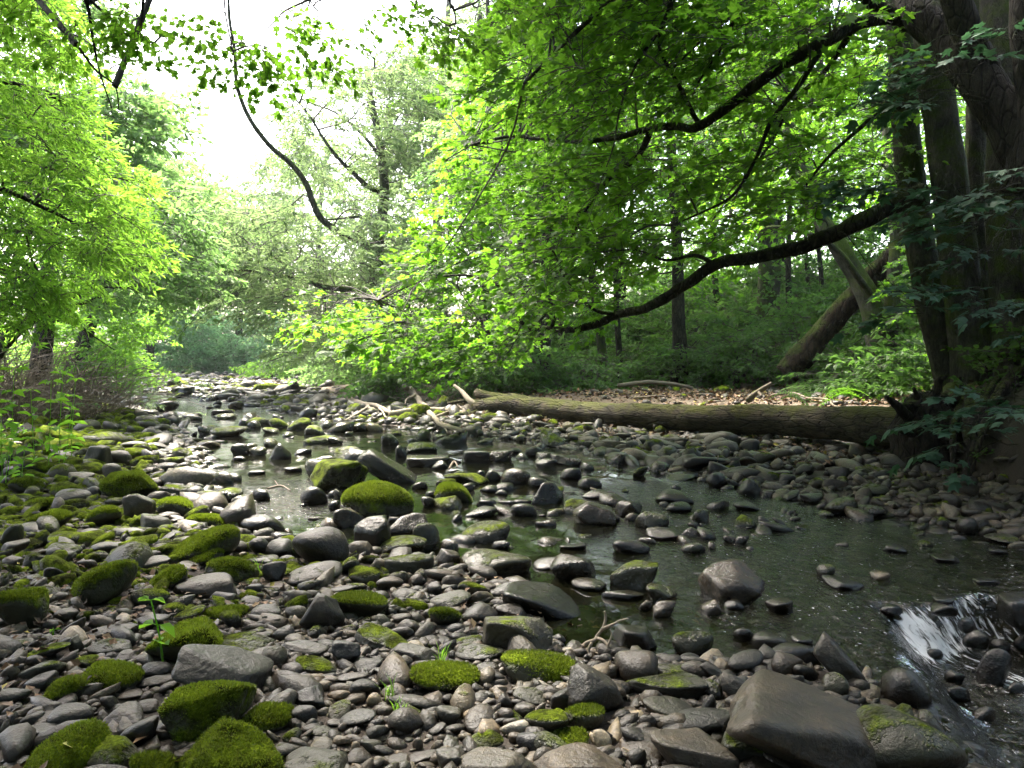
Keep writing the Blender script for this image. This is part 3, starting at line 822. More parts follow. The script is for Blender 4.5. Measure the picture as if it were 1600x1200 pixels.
5 578 470 667 522 r .3 .22 .2 0
5 508 515 582 562 r .1 .26 .2 0
5 708 618 862 702 r .35 .22 .4 0
5 823 653 992 712 r .1 .22 .3 0
5 598 598 712 652 a .1 .24 .2 0
5 868 558 1002 612 r .35 .2 .3 0
5 968 823 1082 872 r 0 .13 0 0
5 1178 873 1312 917 s 0 .14 .3 0
5 1438 843 1532 877 s 0 .12 0 0
5 253 788 317 827 r 0 .45 .6 0
5 308 788 374 832 r 0 .26 .2 0
5 70 751 167 797 a 0 .4 .3 0
5 95 728 147 757 r 0 .5 .1 0
5 1368 983 1492 1017 s 0 .2 .2 0
5 478 498 557 527 r .1 .5 .7 0
5 1168 608 1282 652 r .1 .2 .1 0
5 1418 778 1582 832 r .3 .16 .2 0
'''
ROCKS = []
for ln in TABLE.strip().splitlines():
    q = ln.split('|'); f_ = q[0].split(); rx, ry, rs = REG[f_[0]]
    x0, y0, x1, y1 = [float(v) for v in f_[1:5]]
    ROCKS.append(dict(b=(rx + x0 / rs, ry + y0 / rs, rx + x1 / rs, ry + y1 / rs), k=f_[5], moss=float(f_[6]), tone=float(f_[7]), hue=float(f_[8]),
                      tilt=float(f_[9]), label=q[1].strip() if len(q) > 2 else None, short=q[2].strip() if len(q) > 2 else None))

def fit_rock(i, r):
    """scale and seat a stone on the bed so that its outline matches the size and place measured in the photo"""
    x0, y0, x1, y1 = r['b']; wpx, hpx = x1 - x0, y1 - y0; cx = (x0 + x1) / 2
    rr = np.random.default_rng(1000 + i)
    big = wpx > 45
    U = rock_verts(1000 + i, r['k'], 5 if wpx > 110 else 4 if wpx > 38 else 3)
    wet_z = 0.0
    p = G(cx, y1, 0.02); z0 = tz(p[0], p[1]); p = G(cx, y1, max(z0, -.02))
    D = p[1]; sx = wpx * D / F / 2; th = math.atan((y1 - YH) / F)
    dep = sx * rr.uniform(.8, 1.05); sz = max((hpx * D / F - 2 * dep * math.sin(th) * .8) / (2 * math.cos(th)), .33 * sx * min(1, hpx / wpx * 2.2)) * 1.0
    if r['k'] == 's': sz = max(sz, .2 * sx)
    c = np.array([p[0], D + dep * .8, 0.]); a = math.radians(r['tilt']); ca, sa = math.cos(a), math.sin(a)
    yaw = rr.uniform(-.25, .25); cyw, syw = math.cos(yaw), math.sin(yaw)
    def make():
        V = U * [sx, dep, sz]
        V = np.stack([V[:, 0] * ca - V[:, 2] * sa, V[:, 1], V[:, 0] * sa + V[:, 2] * ca], 1)
        return np.stack([V[:, 0] * cyw - V[:, 1] * syw, V[:, 0] * syw + V[:, 1] * cyw, V[:, 2]], 1)
    for it in range(16):
        V = make(); g = tz(c[0], c[1])
        wl = -water_drop(np.array([c[0]]), np.array([c[1]]))[0]; H_ = V[:, 2].max() - V[:, 2].min()
        wetted = g < wl - .02 and interp(XLp, c[1]) - .2 < c[0] < interp(XRp, c[1]) + .2
        base = wl if wetted else g; bury = (.30 if wetted else .16) * H_
        c[2] = base - bury - V[:, 2].min()
        vis = V[(V[:, 2] + c[2]) > base - .004] + c
        if len(vis) < 10: vis = V + c
        u, v = project(vis)
        wr, hr = wpx / (u.max() - u.min()), hpx / (v.max() - v.min())
        sx *= wr ** .8; 
        sz *= np.clip(hr, .6, 1.6) ** .9
        if sz < .22 * sx: sz = .22 * sx; dep *= np.clip(hr, .85, 1.15)
        if abs(r['tilt']) >= 24: sz = min(sz, .42 * sx)
        dep = np.clip(dep, .6 * sx, 1.15 * sx)
        c[0] += (cx - (u.max() + u.min()) / 2) * c[1] / F
        # slide along the ground so the foot meets the measured foot
        cur = v.max(); tgt = y1
        c[1] *= np.clip((cur - YH) / (tgt - YH), .93, 1.07) ** .6
    return make(), c, ICO[5 if wpx > 110 else 4 if wpx > 38 else 3][1]

OCC = []           # footprints x, y, rx, ry for the filler
placed = []
def colour_word(r):
    if r['moss'] >= .66: return 'moss-covered'
    if r['moss'] >= .42: return 'moss-topped'
    tn, h = r['tone'], r['hue']
    base = 'brown' if h > .55 else 'blue-grey' if h < -.25 else 'grey'
    if tn < .21: return 'black wet' if h <= .55 else 'dark wet brown'
    if tn < .37: return 'dark ' + base
    if tn < .54: return base
    if tn < .7: return 'pale ' + ('tan' if h > .35 else 'grey')
    return 'whitish'
SHAPE = {'r': 'rounded', 'p': 'peaked', 'a': 'angular', 's': 'flat'}
def make_rocks():
    marks = [(r, (r['b'][0] + r['b'][2]) / 2, (r['b'][1] + r['b'][3]) / 2) for r in ROCKS if r['short']]
    used = {}
    for i, r in enumerate(ROCKS):
        x0, y0, x1, y1 = r['b']; wpx = x1 - x0
        V, c, Fc = fit_rock(i, r)
        name = 'boulder' if wpx > 50 else 'cobble'
        me = mesh_np(name, V, Fc, None, [M_ROCK])
        o = link(name, me, None, tuple(c))
        ext = V.max(0) - V.min(0)
        OCC.append((c[0], c[1], ext[0] / 2, ext[1] / 2))
        near_w = float(np.interp(tz(c[0], c[1]), [-.02, .05], [1, 0]))
        o['moss'] = float(r['moss']); o['tone'] = float(r['tone'] * (1 - .12 * near_w)); o['hue'] = float(min(1, r['hue'] + .42)); o['wet'] = near_w * .7
        if r['label']: o['label'] = r['label']
        else:
            cx, cyy = (x0 + x1) / 2, (y0 + y1) / 2
            ds = sorted(marks, key=lambda m_: math.hypot((m_[1] - cx), (m_[2] - cyy) * 1.3))
            size = 'tiny' if wpx < 20 else 'small' if wpx < 34 else 'mid-sized' if wpx < 62 else 'large'
            def rel(m_):
                dx, dy = cx - m_[1], (cyy - m_[2]) * 1.5
                if abs(dx) > abs(dy) * 1.1: return 'right of' if dx > 0 else 'left of'
                return 'in front of' if dy > 0 else 'behind'
            opts = [f"{size} {colour_word(r)} {SHAPE[r['k']]} stone {rel(ds[0])} the {ds[0][0]['short']}"]
            for q_ in (1, 2, 3): opts.append(f"{size} {colour_word(r)} stone {rel(ds[0])} the {ds[0][0]['short']}, toward the {ds[q_][0]['short']}")
            opts += [f"{size} {colour_word(r)} stone {rel(ds[0])} {ds[0][0]['short']}, farther {rel(ds[0]).split()[0]} than its look-alike", ]
            for lb in opts:
                if lb not in used and len(lb.split()) <= 16: break
            o['label'] = lb; used[lb] = 1
        o['category'] = 'boulder' if name == 'boulder' else 'stone'
        o['group'] = 'stones lying in and beside the stream'
        placed.append((o, r, V, c, Fc))
make_rocks()

# moss cushions of short blades on the nearest mossy boulders
M_MOSS = foliage_mat('moss', (.035, .05, .005), (.23, .31, .018), (.24, .33, .02), tw=.35)
for o, r, V, c, Fc in placed:
    x0, y0, x1, y1 = r['b']
    if r['moss'] < .64 or (x1 - x0) < 48 or y1 < 770: continue
    tri = V[Fc]; n = np.cross(tri[:, 1] - tri[:, 0], tri[:, 2] - tri[:, 0]); ar = np.linalg.norm(n, axis=1); n = n / (ar[:, None] + 1e-12)
    cen = tri.mean(1) + c
    patch = vnoise(cen, 9, 77, 3)
    wgt = ar * np.clip((n[:, 2] * .62 + patch * .55 + 1.45 * r['moss'] - 1.1) * 3, 0, 1) * (n[:, 1] < .75)
    if wgt.sum() <= 0: continue
    rg = np.random.default_rng(5); k = int(min(7000, 1000 + wgt.sum() * 11000))
    f_ = rg.choice(len(Fc), k, p=wgt / wgt.sum())
    ba = rg.dirichlet((1, 1, 1), k); p_ = (tri[f_] * ba[..., None]).sum(1)
    nn = n[f_] + rg.normal(size=(k, 3)) * .45; nn[:, 2] += .25; nn /= np.linalg.norm(nn, axis=1)[:, None]
    s = np.cross(nn, rg.normal(size=(k, 3))); s /= np.linalg.norm(s, axis=1)[:, None]
    h = rg.uniform(.006, .016, k)[:, None] * (c[1] / 4) ** .5; wd = h * .28
    VV = np.stack([p_ - s * wd - nn * .002, p_ + s * wd - nn * .002, p_ + nn * h], 1).reshape(-1, 3)
    a_ = np.repeat(np.clip(.45 + .55 * vnoise(p_ + c, 9, 3, 2) + rg.normal(0, .12, k), 0, 1), 3)
    link('moss', mesh_np('moss', VV, np.arange(3 * k).reshape(-1, 3), None, [M_MOSS], None, {'v': a_}), o)

# ---- the countless smaller stones: one object
def pebble_bed():
    rg = np.random.default_rng(21)
    T1 = [rock_verts(300 + k, 'rarsa'[k % 5], 2) for k in range(12)]
    T0 = [rock_verts(330 + k, 'rrras'[k % 5], 1) for k in range(8)]
    bands = [  # y0, y1, size median, sigma, per m2, template set, keep
        (1.9, 5.0, .021, .5, 800, T1), (1.9, 5.0, .055, .35, 26, T1),
        (5.0, 9.0, .042, .45, 150, T1), (5.0, 9.0, .066, .32, 16, T1),
        (9, 15, .07, .45, 60, T1), (9, 15, .10, .3, 4, T1), (15, 26, .085, .45, 34, T0), (15, 26, .14, .3, 1.6, T1), (26, 44, .12, .42, 17, T0), (26, 44, .19, .28, .6, T1), (44, 70, .16, .38, 8, T0)]
    Vs, Fs, A = [], [], {'moss': [], 'tone': [], 'hue': [], 'wet': []}; nv = 0
    occ = np.array(OCC)
    grid = {}
    for (y0, y1, med, sg, dens, TT) in bands:
        xa, xb = -.78 * y1 - 1.5, .78 * y1 + 1.5
        n = int((xb - xa) * (y1 - y0) * dens); x = rg.uniform(xa, xb, n); y = rg.uniform(y0, y1, n)
        keep = np.abs(x) < .70 * y + 1.6
        x, y = x[keep], y[keep]
        xl, xr, xv, xw = interp(XLp, y), interp(XRp, y), interp(XVp, y), interp(XWp, y)
        inw = np.minimum(x - xl, xr - x)
        s = med * np.exp(rg.normal(0, sg, len(x))) / 1.0
        # soil bar behind the fallen trunk has fewer stones
        pk = np.where(inw > .25, np.where(y < 8, .22, np.where(y < 15, .09, .24)), 1.0)
        far_soil = (x - xr > 2.6 + .05 * y) & (y > 9); pk = np.where(far_soil, .13, pk)
        pk = np.where((x > xv + .1) | (x < xw - .3), 0.03, pk)
        k = rg.random(len(x)) < pk; x, y, s, inw = x[k], y[k], s[k], inw[k]
        # keep off the measured stones
        if len(occ):
            bad = np.zeros(len(x), bool)
            for (ox, oy, ax, ay) in occ:
                if oy < y0 - 1 or oy > y1 + 1: continue
                bad |= ((x - ox) / (ax * .86 + s * .3)) ** 2 + ((y - oy) / (ay * .86 + s * .3)) ** 2 < 1
            x, y, s, inw = x[~bad], y[~bad], s[~bad], inw[~bad]
        n = len(x); z = terrain(x, y)
        under = (inw > .1)
        z = z + s * rg.uniform(-.05, .45, n)
        em = (inw > .1) & (y > 6) & (rg.random(n) < np.where(y < 9, .2, .12)); s = np.where(em, s * 1.35, s); z = np.where(em, -.01 + s * rg.uniform(-.2, .3, n), z)
        ti = rg.integers(0, len(TT), n); yaw = rg.uniform(0, 6.28, n)
        ax_ = np.stack([s * rg.uniform(.8, 1.6, n), s * rg.uniform(.5, 1.05, n), s * rg.uniform(.25, .85, n)], 1)
        tl = rg.normal(0, .28, n)
        mossy_under = (inw > .02)
        rb = (x > interp(XRp, y) - .2) & (y < 20); s = np.where(rb, s * .56, s)
        mossy = np.clip(.82 * (x < interp(XLp, y) - .7) * (y > 4.2) * rg.random(n) ** .5 + .25 * rg.random(n) + .4 * (rg.random(n) < .25) + .12 * (y > 16) + .2 * np.clip(med / .1, 0, 1) * (rg.random(n) < .4) - .12, 0, .85)
        if med < .05: mossy *= (.45 if y0 < 5 else 1.0)
        mossy = np.where(mossy_under & ~em, 0, mossy)
        tone = np.clip(rg.normal(.52 if med < .05 and y0 < 8 else .42, .14, n) + .25 * (rg.random(n) < .06), .12, .9); hue = np.clip(rg.normal(.85 if med < .05 else .72, .38, n), -.5, 1)
        shade = (x > 1.0) & (x > interp(XRp, y) - .3)
        tone = tone - .0 * shade
        wet = np.clip((inw + .15) * 3, 0, 1)
        tone = tone * (1 - .25 * wet)
        for t_ in range(len(TT)):
            m_ = np.where(ti == t_)[0]
            if not len(m_): continue
            B = TT[t_]; V = B[None] * ax_[m_][:, None]
            c1, s1 = np.cos(tl[m_])[:, None], np.sin(tl[m_])[:, None]
            vx, vz = V[..., 0] * c1 - V[..., 2] * s1, V[..., 0] * s1 + V[..., 2] * c1
            c2, s2 = np.cos(yaw[m_])[:, None], np.sin(yaw[m_])[:, None]
            V = np.stack([vx * c2 - V[..., 1] * s2 + x[m_][:, None], vx * s2 + V[..., 1] * c2 + y[m_][:, None], vz + z[m_][:, None]], -1)
            Ft = ICO[2 if len(B) == 42*1 or len(B) == 162 else 1][1] if len(B) != 12 else ICO[1][1]
            nb = len(B)
            Fs.append((Ft[None] + (np.arange(len(m_)) * nb)[:, None, None] + nv).reshape(-1, 3)); Vs.append(V.reshape(-1, 3)); nv += nb * len(m_)
            for key, arr in (('moss', mossy), ('tone', tone), ('hue', hue), ('wet', wet)): A[key].append(np.repeat(arr[m_], nb))
    V = np.concatenate(Vs); Fc = np.concatenate(Fs)
    print('pebbles verts', len(V), 'tris', len(Fc))
    o = link('gravel', mesh_np('gravel', V, Fc, None, [M_PEB], None, {k: np.concatenate(v) for k, v in A.items()}), kind='stuff')
    o['label'] = 'countless grey and brown pebbles and gravel covering the stream bed and banks'
pebble_bed()
# ================================================================== leaves, sprays, crowns
def leaf_maple(drop=.18):
    a = np.radians([-22, 12, 40, 66, 90, 114, 140, 168, 202]); r = np.array([.52, .40, .86, .50, 1.02, .50, .86, .40, .52])
    x = np.cos(a) * r * .62; y = np.sin(a) * r * .62 + .32
    V = np.vstack([[0, .02], [0, .36], np.stack([x, y], 1)]); rr = np.hypot(V[:, 0], V[:, 1] - .3)
    z = -drop * rr ** 1.4 + .03 * np.sin(V[:, 0] * 9)
    V = np.c_[V, z]; n = len(a)
    Fc = [[1, 2 + i, 3 + i] for i in range(n - 1)] + [[1, 0, 2], [1, 1 + n, 0]]
    return V, np.array(Fc)
def leaf_oval(wd=.30, fold=.10, droop=.14):
    V = np.array([[0, 0, 0], [wd, .42, fold], [0, 1, -droop], [-wd, .42, fold]]); return V, np.array([[0, 1, 2], [0, 2, 3]])
def leaf_oval6(wd=.30, fold=.08, droop=.16):
    V = np.array([[0, 0, 0], [wd, .28, fold], [wd * .8, .65, fold * .6], [0, 1, -droop], [-wd * .8, .65, fold * .6], [-wd, .28, fold]])
    return V, np.array([[0, 1, 2], [0, 2, 3], [0, 3, 4], [0, 4, 5]])
def rot_from(yaw, pitch, roll):
    cy_, sy_, cp, sp, cr, sr = np.cos(yaw), np.sin(yaw), np.cos(pitch), np.sin(pitch), np.cos(roll), np.sin(roll)
    z = np.zeros_like(cy_); o = z + 1
    Rz = np.stack([cy_, -sy_, z, sy_, cy_, z, z, z, o], -1).reshape(-1, 3, 3)
    Ry = np.stack([cp, z, sp, z, o, z, -sp, z, cp], -1).reshape(-1, 3, 3)
    Rx = np.stack([o, z, z, z, cr, -sr, z, sr, cr], -1).reshape(-1, 3, 3)
    return Rz @ Ry @ Rx
def make_spray(kind, seed, Ln=.8, nl=26, size=.12, droop=.25, width=.42, tilt=.38):
    """a leafy shoot lying along +x: leaves in a loose drooping plane on a few side shoots. -> V, F, M(0 leaf,1 wood), A"""
    r = np.random.default_rng(seed); B = Buf()
    LV, LF = {'maple': leaf_maple(), 'oval': leaf_oval(), 'oval6': leaf_oval6(), 'narrow': leaf_oval(.13, .04, .25)}[kind]
    shoots = [(np.array([[t_ * Ln, .04 * math.sin(t_ * 5), -droop * Ln * t_ * t_] for t_ in np.linspace(0, 1, 5)]))]
    for s_ in range(int(3 + r.integers(0, 2))):
        t0 = r.uniform(.15, .75); sg = 1 if s_ % 2 else -1; p0 = np.array([t0 * Ln, 0, -droop * Ln * t0 * t0])
        l_ = Ln * r.uniform(.35, .6); a_ = sg * r.uniform(.5, 1.0)
        shoots.append(np.array([p0 + np.array([math.cos(a_) * l_ * u, math.sin(a_) * l_ * u * width / .42, -droop * .7 * l_ * u * u]) for u in np.linspace(0, 1, 4)]))
    for sh in shoots:
        V, Fc = tube(sh, np.linspace(.006, .0022, len(sh)) * (Ln / .8), 3, caps=False); B.add(V, Fc, 1, .5)
    k = 0
    while k < nl:
        sh = shoots[int(r.integers(0, len(shoots)))]; u = r.uniform(.12, 1) ** .7; f_ = u * (len(sh) - 1); i_ = min(int(f_), len(sh) - 2)
        p = sh[i_] + (sh[i_ + 1] - sh[i_]) * (f_ - i_); d = sh[i_ + 1] - sh[i_]
        ang = math.atan2(d[1], d[0]) + (r.choice([-1, 1]) * r.uniform(.3, 1.3) if u < .93 else r.uniform(-.3, .3))
        pet = size * r.uniform(.15, .5)
        Rm = rot_from(np.array([ang - math.pi / 2]), np.array([r.normal(0, tilt)]), np.array([r.normal(-.18, tilt)]))[0]
        s = size * r.uniform(.65, 1.2)
        V = (LV * s) @ Rm.T + p + np.array([math.cos(ang), math.sin(ang), r.uniform(-.4, .2)]) * pet
        B.add(V, LF, 0, r.uniform(.1, .9)); k += 1
    return B.arrays()
def spray_set(kind, n, seed, **kw): return [make_spray(kind, seed + i, **kw) for i in range(n)]
def scatter(buf, sprays, Pn, yaw, pitch, roll, scale, tint=None, rg=rng):
    n = len(Pn)
    if n == 0: return
    ti = rg.integers(0, len(sprays), n); Rm = rot_from(yaw, pitch, roll) * np.asarray(scale)[:, None, None]
    tint = np.zeros(n) if tint is None else tint
    for t_ in range(len(sprays)):
        k = np.where(ti == t_)[0]
        if not len(k): continue
        V, Fc, M, A = sprays[t_]
        W = np.einsum('kij,nj->kni', Rm[k], V) + Pn[k][:, None]
        nv = len(V)
        buf.add(W.reshape(-1, 3), (Fc[None] + (np.arange(len(k)) * nv)[:, None, None]).reshape(-1, 3), np.tile(M, len(k)),
                (A[None] + tint[k][:, None]).ravel())
def in_poly(px, py, poly):
    c = np.zeros(len(px), bool); n = len(poly)
    for i_ in range(n):
        x1, y1 = poly[i_]; x2, y2 = poly[(i_ + 1) % n]
        hit = ((y1 > py) != (y2 > py)) & (px < (x2 - x1) * (py - y1) / ((y2 - y1) + 1e-9) + x1); c ^= hit
    return c
def poly_points(poly, n, D0, D1, seed, clump=0.9, thr=-.15, zmin=None):
    """points filling a volume whose outline from the bank is POLY, between two distances, with gaps"""
    r = np.random.default_rng(seed); poly = np.array(poly, float); out = []; tot = 0; guard = 0
    while tot < n and guard < 60:
        guard += 1; m = n * 3
        x = r.uniform(poly[:, 0].min(), poly[:, 0].max(), m); y = r.uniform(poly[:, 1].min(), poly[:, 1].max(), m)
        k = in_poly(x, y, poly); x, y = x[k], y[k]; D = r.uniform(D0, D1, len(x))
        a, b = (x - 800) / F, -(y - 600) / F
        d = np.stack([a, _cp + _sp * b, -_sp + _cp * b], 1); W = np.array([0, 0, CAMZ]) + d * (D / d[:, 1])[:, None]
        if thr is not None: W = W[vnoise(W, clump, seed + 9, 2) > thr]
        if zmin is not None: W = W[W[:, 2] > terrain(W[:, 0], W[:, 1]) + zmin]
        out.append(W); tot += len(W)
    return np.concatenate(out)[:n]
def link_twigs(buf, skel, anchors, seed, K=30, r0=.03, r1=.006, sag=.06, sub=True, far=False):
    """branchlets: skeleton -> cluster heart -> anchors"""
    r = np.random.default_rng(seed); n = len(anchors)
    if n == 0: return
    heart = anchors[r.choice(n, min(K, n), replace=False)]
    nodes = []
    for h in heart:
        d = np.linalg.norm(skel - h, axis=1); i_ = int(d.argmin()); p = skel[i_]; l_ = d[i_]
        if l_ < .05: continue
        m1 = p + (h - p) * .35 + r.normal(size=3) * l_ * .07 + [0, 0, l_ * sag]; m2 = p + (h - p) * .7 + r.normal(size=3) * l_ * .08 + [0, 0, l_ * sag * .8]
        c = catmull([p, m1, m2, h], 3)
        V, Fc = tube(c, np.linspace(min(r0, r0 * .5 + l_ * .01), r1, len(c)), 5 if not far else 4, caps=False); buf.add(V, Fc, 1, .5); nodes.append(c[3:])
    if not nodes or not sub: return
    nodes = np.concatenate(nodes)
    for a_ in anchors:
        d = np.linalg.norm(nodes - a_, axis=1); i_ = int(d.argmin())
        if d[i_] > 3.5 or d[i_] < .06: continue
        p = nodes[i_]; m_ = (p + a_) / 2 + r.normal(size=3) * d[i_] * .1
        V, Fc = tube(np.array([p, m_, a_]), [r1 * .9, r1 * .6, r1 * .4], 3, caps=False); buf.add(V, Fc, 1, .5)
def crown_mesh(name, parent, origin, pts, sprays, mats, seed, centre=None, scale=(.8, 1.25), pitch=(.12, .25), skel=None, K=30, r0=.03, r1=.006, sub=True, tintamp=.22, far=False, sag=.06):
    r = np.random.default_rng(seed); n = len(pts); B = Buf()
    if centre is None: centre = pts.mean(0)
    yaw = np.arctan2(pts[:, 1] - centre[1], pts[:, 0] - centre[0]) + r.normal(0, .8, n)
    tint = tintamp * vnoise(pts, .8, seed + 2, 2) + r.normal(0, .05, n)
    scatter(B, sprays, pts, yaw, r.normal(pitch[0], pitch[1], n), r.normal(0, .22, n), r.uniform(*scale, n), tint, r)
    if skel is not None: link_twigs(B, np.asarray(skel), pts, seed + 1, K, r0, r1, sag, sub, far)
    return B.build(name, mats, parent, origin, smooth=False)
def wood(name, parent, origin, pts, rad, mat, segs=12, rough=.08, seed=1, ridge=0):
    V, Fc = tube(pts, rad, segs, rough, seed, ridge)
    B = Buf(); B.add(V, Fc, 0, .5); return B.build(name, [mat], parent, origin)
def taper(n, a, b, flare=0, p=1.0):
    t_ = np.linspace(0, 1, n); r_ = a + (b - a) * t_ ** p
    return r_ * (1 + flare * np.exp(-t_ * 9))

SP_SYC = spray_set('maple', 8, 10, Ln=.75, nl=26, size=.135, droop=.28)
SP_SYCB = spray_set('maple', 6, 20, Ln=.8, nl=13, size=.19, droop=.12, tilt=.25)
SP_SYCF = spray_set('maple', 5, 30, Ln=1.0, nl=34, size=.17, droop=.3)
SP_OV = spray_set('oval6', 6, 50, Ln=.8, nl=34, size=.11, droop=.2)
SP_OVF = spray_set('oval', 7, 60, Ln=1.3, nl=44, size=.17, droop=.25, tilt=.6)
SP_OVX = spray_set('oval', 6, 70, Ln=1.7, nl=46, size=.25, droop=.25, tilt=.7)
SP_NAR = spray_set('narrow', 6, 80, Ln=.7, nl=60, size=.10, droop=.45, tilt=.6, width=.3)
SP_WIL = spray_set('narrow', 6, 90, Ln=1.3, nl=56, size=.20, droop=.3, tilt=.7)
# ================================================================== the big many-stemmed sycamore on the right bank
def stem_base(px, D): 
    p = P(px, 600, D); return np.array([p[0], p[1], tz(p[0], p[1])])
syc0 = stem_base(1520, 10.4)
syc = empty('sycamore_tree', syc0, 'huge old sycamore with several mossy stems rising from the undercut right bank', 'tree')
def stem(spec, r0, r1, seed, name='trunk', mat=M_BARK, flare=.25, segs=26, base=None, ridge=.05, rough=.09, parent=syc, origin=syc0):
    c = limb_pts(spec, 7)
    if base is not None:
        c = np.vstack([[c[0][0], c[0][1], tz(c[0][0], c[0][1]) - .25], c])
    wood(name, parent, origin, c, taper(len(c), r0, r1, flare), mat, segs, rough, seed, ridge); return c
sk = []
sk.append(stem([(1500, 640, 10.6), (1478, 560, 10.6), (1455, 470, 10.6), (1436, 370, 10.7), (1418, 230, 10.8), (1408, 90, 11), (1395, -120, 11.3), (1380, -400, 12)], .20, .15, 1, base=1))
sk.append(stem([(1525, 645, 10.2), (1515, 540, 10.2), (1503, 440, 10.2), (1489, 330, 10.3), (1472, 200, 10.4), (1455, 80, 10.5), (1440, -120, 10.8), (1420, -420, 11.5)], .235, .18, 2, base=1))
sk.append(stem([(1592, 650, 9.9), (1584, 560, 9.9), (1578, 430, 9.9), (1572, 300, 10), (1572, 170, 10), (1560, 40, 10.1), (1560, -200, 10.4)], .24, .2, 3, base=1))
sk.append(stem([(1665, 650, 9.4), (1650, 520, 9.4), (1640, 380, 9.4), (1655, 200, 9.3), (1700, 0, 9.2), (1740, -200, 9.2)], .30, .22, 4, base=1))
sk.append(stem([(1558, 640, 10.8), (1545, 520, 10.8), (1534, 400, 10.8), (1528, 300, 10.8), (1526, 200, 10.8), (1530, 100, 10.8), (1520, -100, 11)], .15, .12, 5, flare=0))
# leaning upper fork, dark and rugged
sk.append(stem([(1652, 330, 9.1), (1590, 215, 9.1), (1535, 130, 9.3), (1480, 60, 9.6), (1435, 10, 9.9), (1405, -60, 10.2), (1370, -200, 10.6)], .25, .18, 6, flare=0, rough=.16, ridge=.08, mat=M_BARKD))
sk.append(stem([(1560, 160, 9.3), (1500, 20, 9.2), (1460, -120, 9), (1400, -300, 8.6)], .17, .12, 7, flare=0, rough=.14, mat=M_BARKD))
sk.append(stem([(1600, 300, 9.0), (1625, 150, 8.9), (1610, 20, 8.8), (1640, -150, 8.8)], .25, .18, 8, flare=0, rough=.14, mat=M_BARKD))
# root flare
for q, (bx, ex) in enumerate([(1500, 1452), (1535, 1500), (1600, 1580), (1540, 1490)]):
    a_ = P(bx, 615, 10.1); b_ = P(ex, 665, 9.6 + .5 * (q == 3)); b_[2] = tz(b_[0], b_[1]) - .05
    c = catmull([a_, (a_ * .5 + b_ * .5) + [0, 0, .05], b_], 5); wood('root', syc, syc0, c, taper(len(c), .2, .06), M_BARK, 12, .12, 20 + q)
for q, (bx, by, ex, ey) in enumerate([(1500, 660, 1490, 725), (1530, 662, 1520, 745), (1556, 665, 1562, 750), (1585, 668, 1600, 752), (1545, 672, 1535, 770), (1600, 680, 1580, 770), (1515, 690, 1548, 765)]):
    a_ = P(bx, by, 9.3); a_[2] = tz(a_[0], a_[1]) + .05; b_ = P(ex, ey, 8.3); b_[0] = min(b_[0], 4.75); b_[2] = tz(b_[0], b_[1]) - .03
    m_ = np.array([(a_[0] + b_[0]) / 2 - .12, (a_[1] + b_[1]) / 2 - .15, a_[2] * .6 + b_[2] * .4 + .1]); c = catmull([a_, m_, b_], 6); c += vnoise(c, 6, q, 2)[:, None] * .03
    wood('root', syc, syc0, c, taper(len(c), .055, .018), M_BARKD, 8, .2, 120 + q)
LIMBS = [
    ([(1425, 40, 10.3), (1400, 26, 10.1), (1345, 38, 9.9), (1290, 66, 9.8), (1230, 96, 9.8), (1180, 132, 9.9), (1135, 168, 10.1), (1092, 193, 10.3), (1055, 192, 10.5), (1015, 200, 10.8), (960, 212, 11.2), (905, 222, 11.6), (850, 216, 12), (790, 214, 12.3), (735, 228, 12.6)], .105, .02),
    ([(1440, 300, 10.4), (1400, 318, 10.2), (1355, 338, 10.1), (1300, 364, 10.1), (1250, 386, 10.2), (1190, 402, 10.4), (1120, 414, 10.6), (1070, 446, 10.9), (1010, 478, 11.2), (965, 492, 11.5), (925, 508, 11.7), (870, 513, 11.9), (825, 514, 12.1)], .125, .045),
    ([(825, 514, 12.1), (812, 495, 12.1), (803, 462, 12.2), (760, 436, 12.4), (712, 428, 12.6), (655, 440, 12.9), (590, 470, 13.2)], .04, .01),
    ([(862, 512, 11.9), (868, 480, 11.9), (845, 462, 12), (880, 455, 12.0)], .03, .008),
    ([(1018, 200, 10.8), (1000, 240, 11), (968, 268, 11.1), (940, 292, 11.2), (905, 345, 11.5), (880, 400, 11.8)], .05, .012),
    ([(1412, 165, 10.6), (1370, 180, 10.7), (1330, 212, 10.8), (1290, 250, 10.9), (1250, 302, 11.0)], .04, .015),
    ([(1290, 66, 9.8), (1250, 130, 9.6), (1205, 190, 9.6), (1185, 240, 9.7), (1150, 300, 9.8), (1100, 330, 10), (1050, 350, 10.3)], .04, .010),
    ([(1330, 50, 9.9), (1290, 110, 10.4), (1240, 160, 10.9), (1200, 230, 11.2), (1160, 280, 11.5)], .045, .012),
    ([(1400, 26, 10.1), (1300, -40, 9.6), (1180, -60, 9.2), (1060, -40, 9.0), (960, 0, 9.0), (880, 70, 9.2), (820, 130, 9.5)], .09, .015),
    ([(1180, -60, 9.2), (1150, 20, 9.0), (1130, 70, 9.0), (1090, 130, 9.2)], .035, .01),
    ([(1060, -40, 9.0), (1040, 30, 9.0), (1000, 90, 9.1), (980, 130, 9.3)], .035, .01),
    ([(1092, 193, 10.3), (1060, 130, 10.0), (1030, 70, 9.8), (1045, 10, 9.6)], .035, .01),
    ([(1120, 414, 10.6), (1085, 400, 10.7), (1040, 405, 11), (990, 390, 11.3), (930, 395, 11.7)], .035, .01),
    ([(965, 492, 11.5), (925, 480, 11.6), (880, 430, 12), (860, 390, 12.2), (800, 380, 12.5)], .03, .008),
]
LO = []
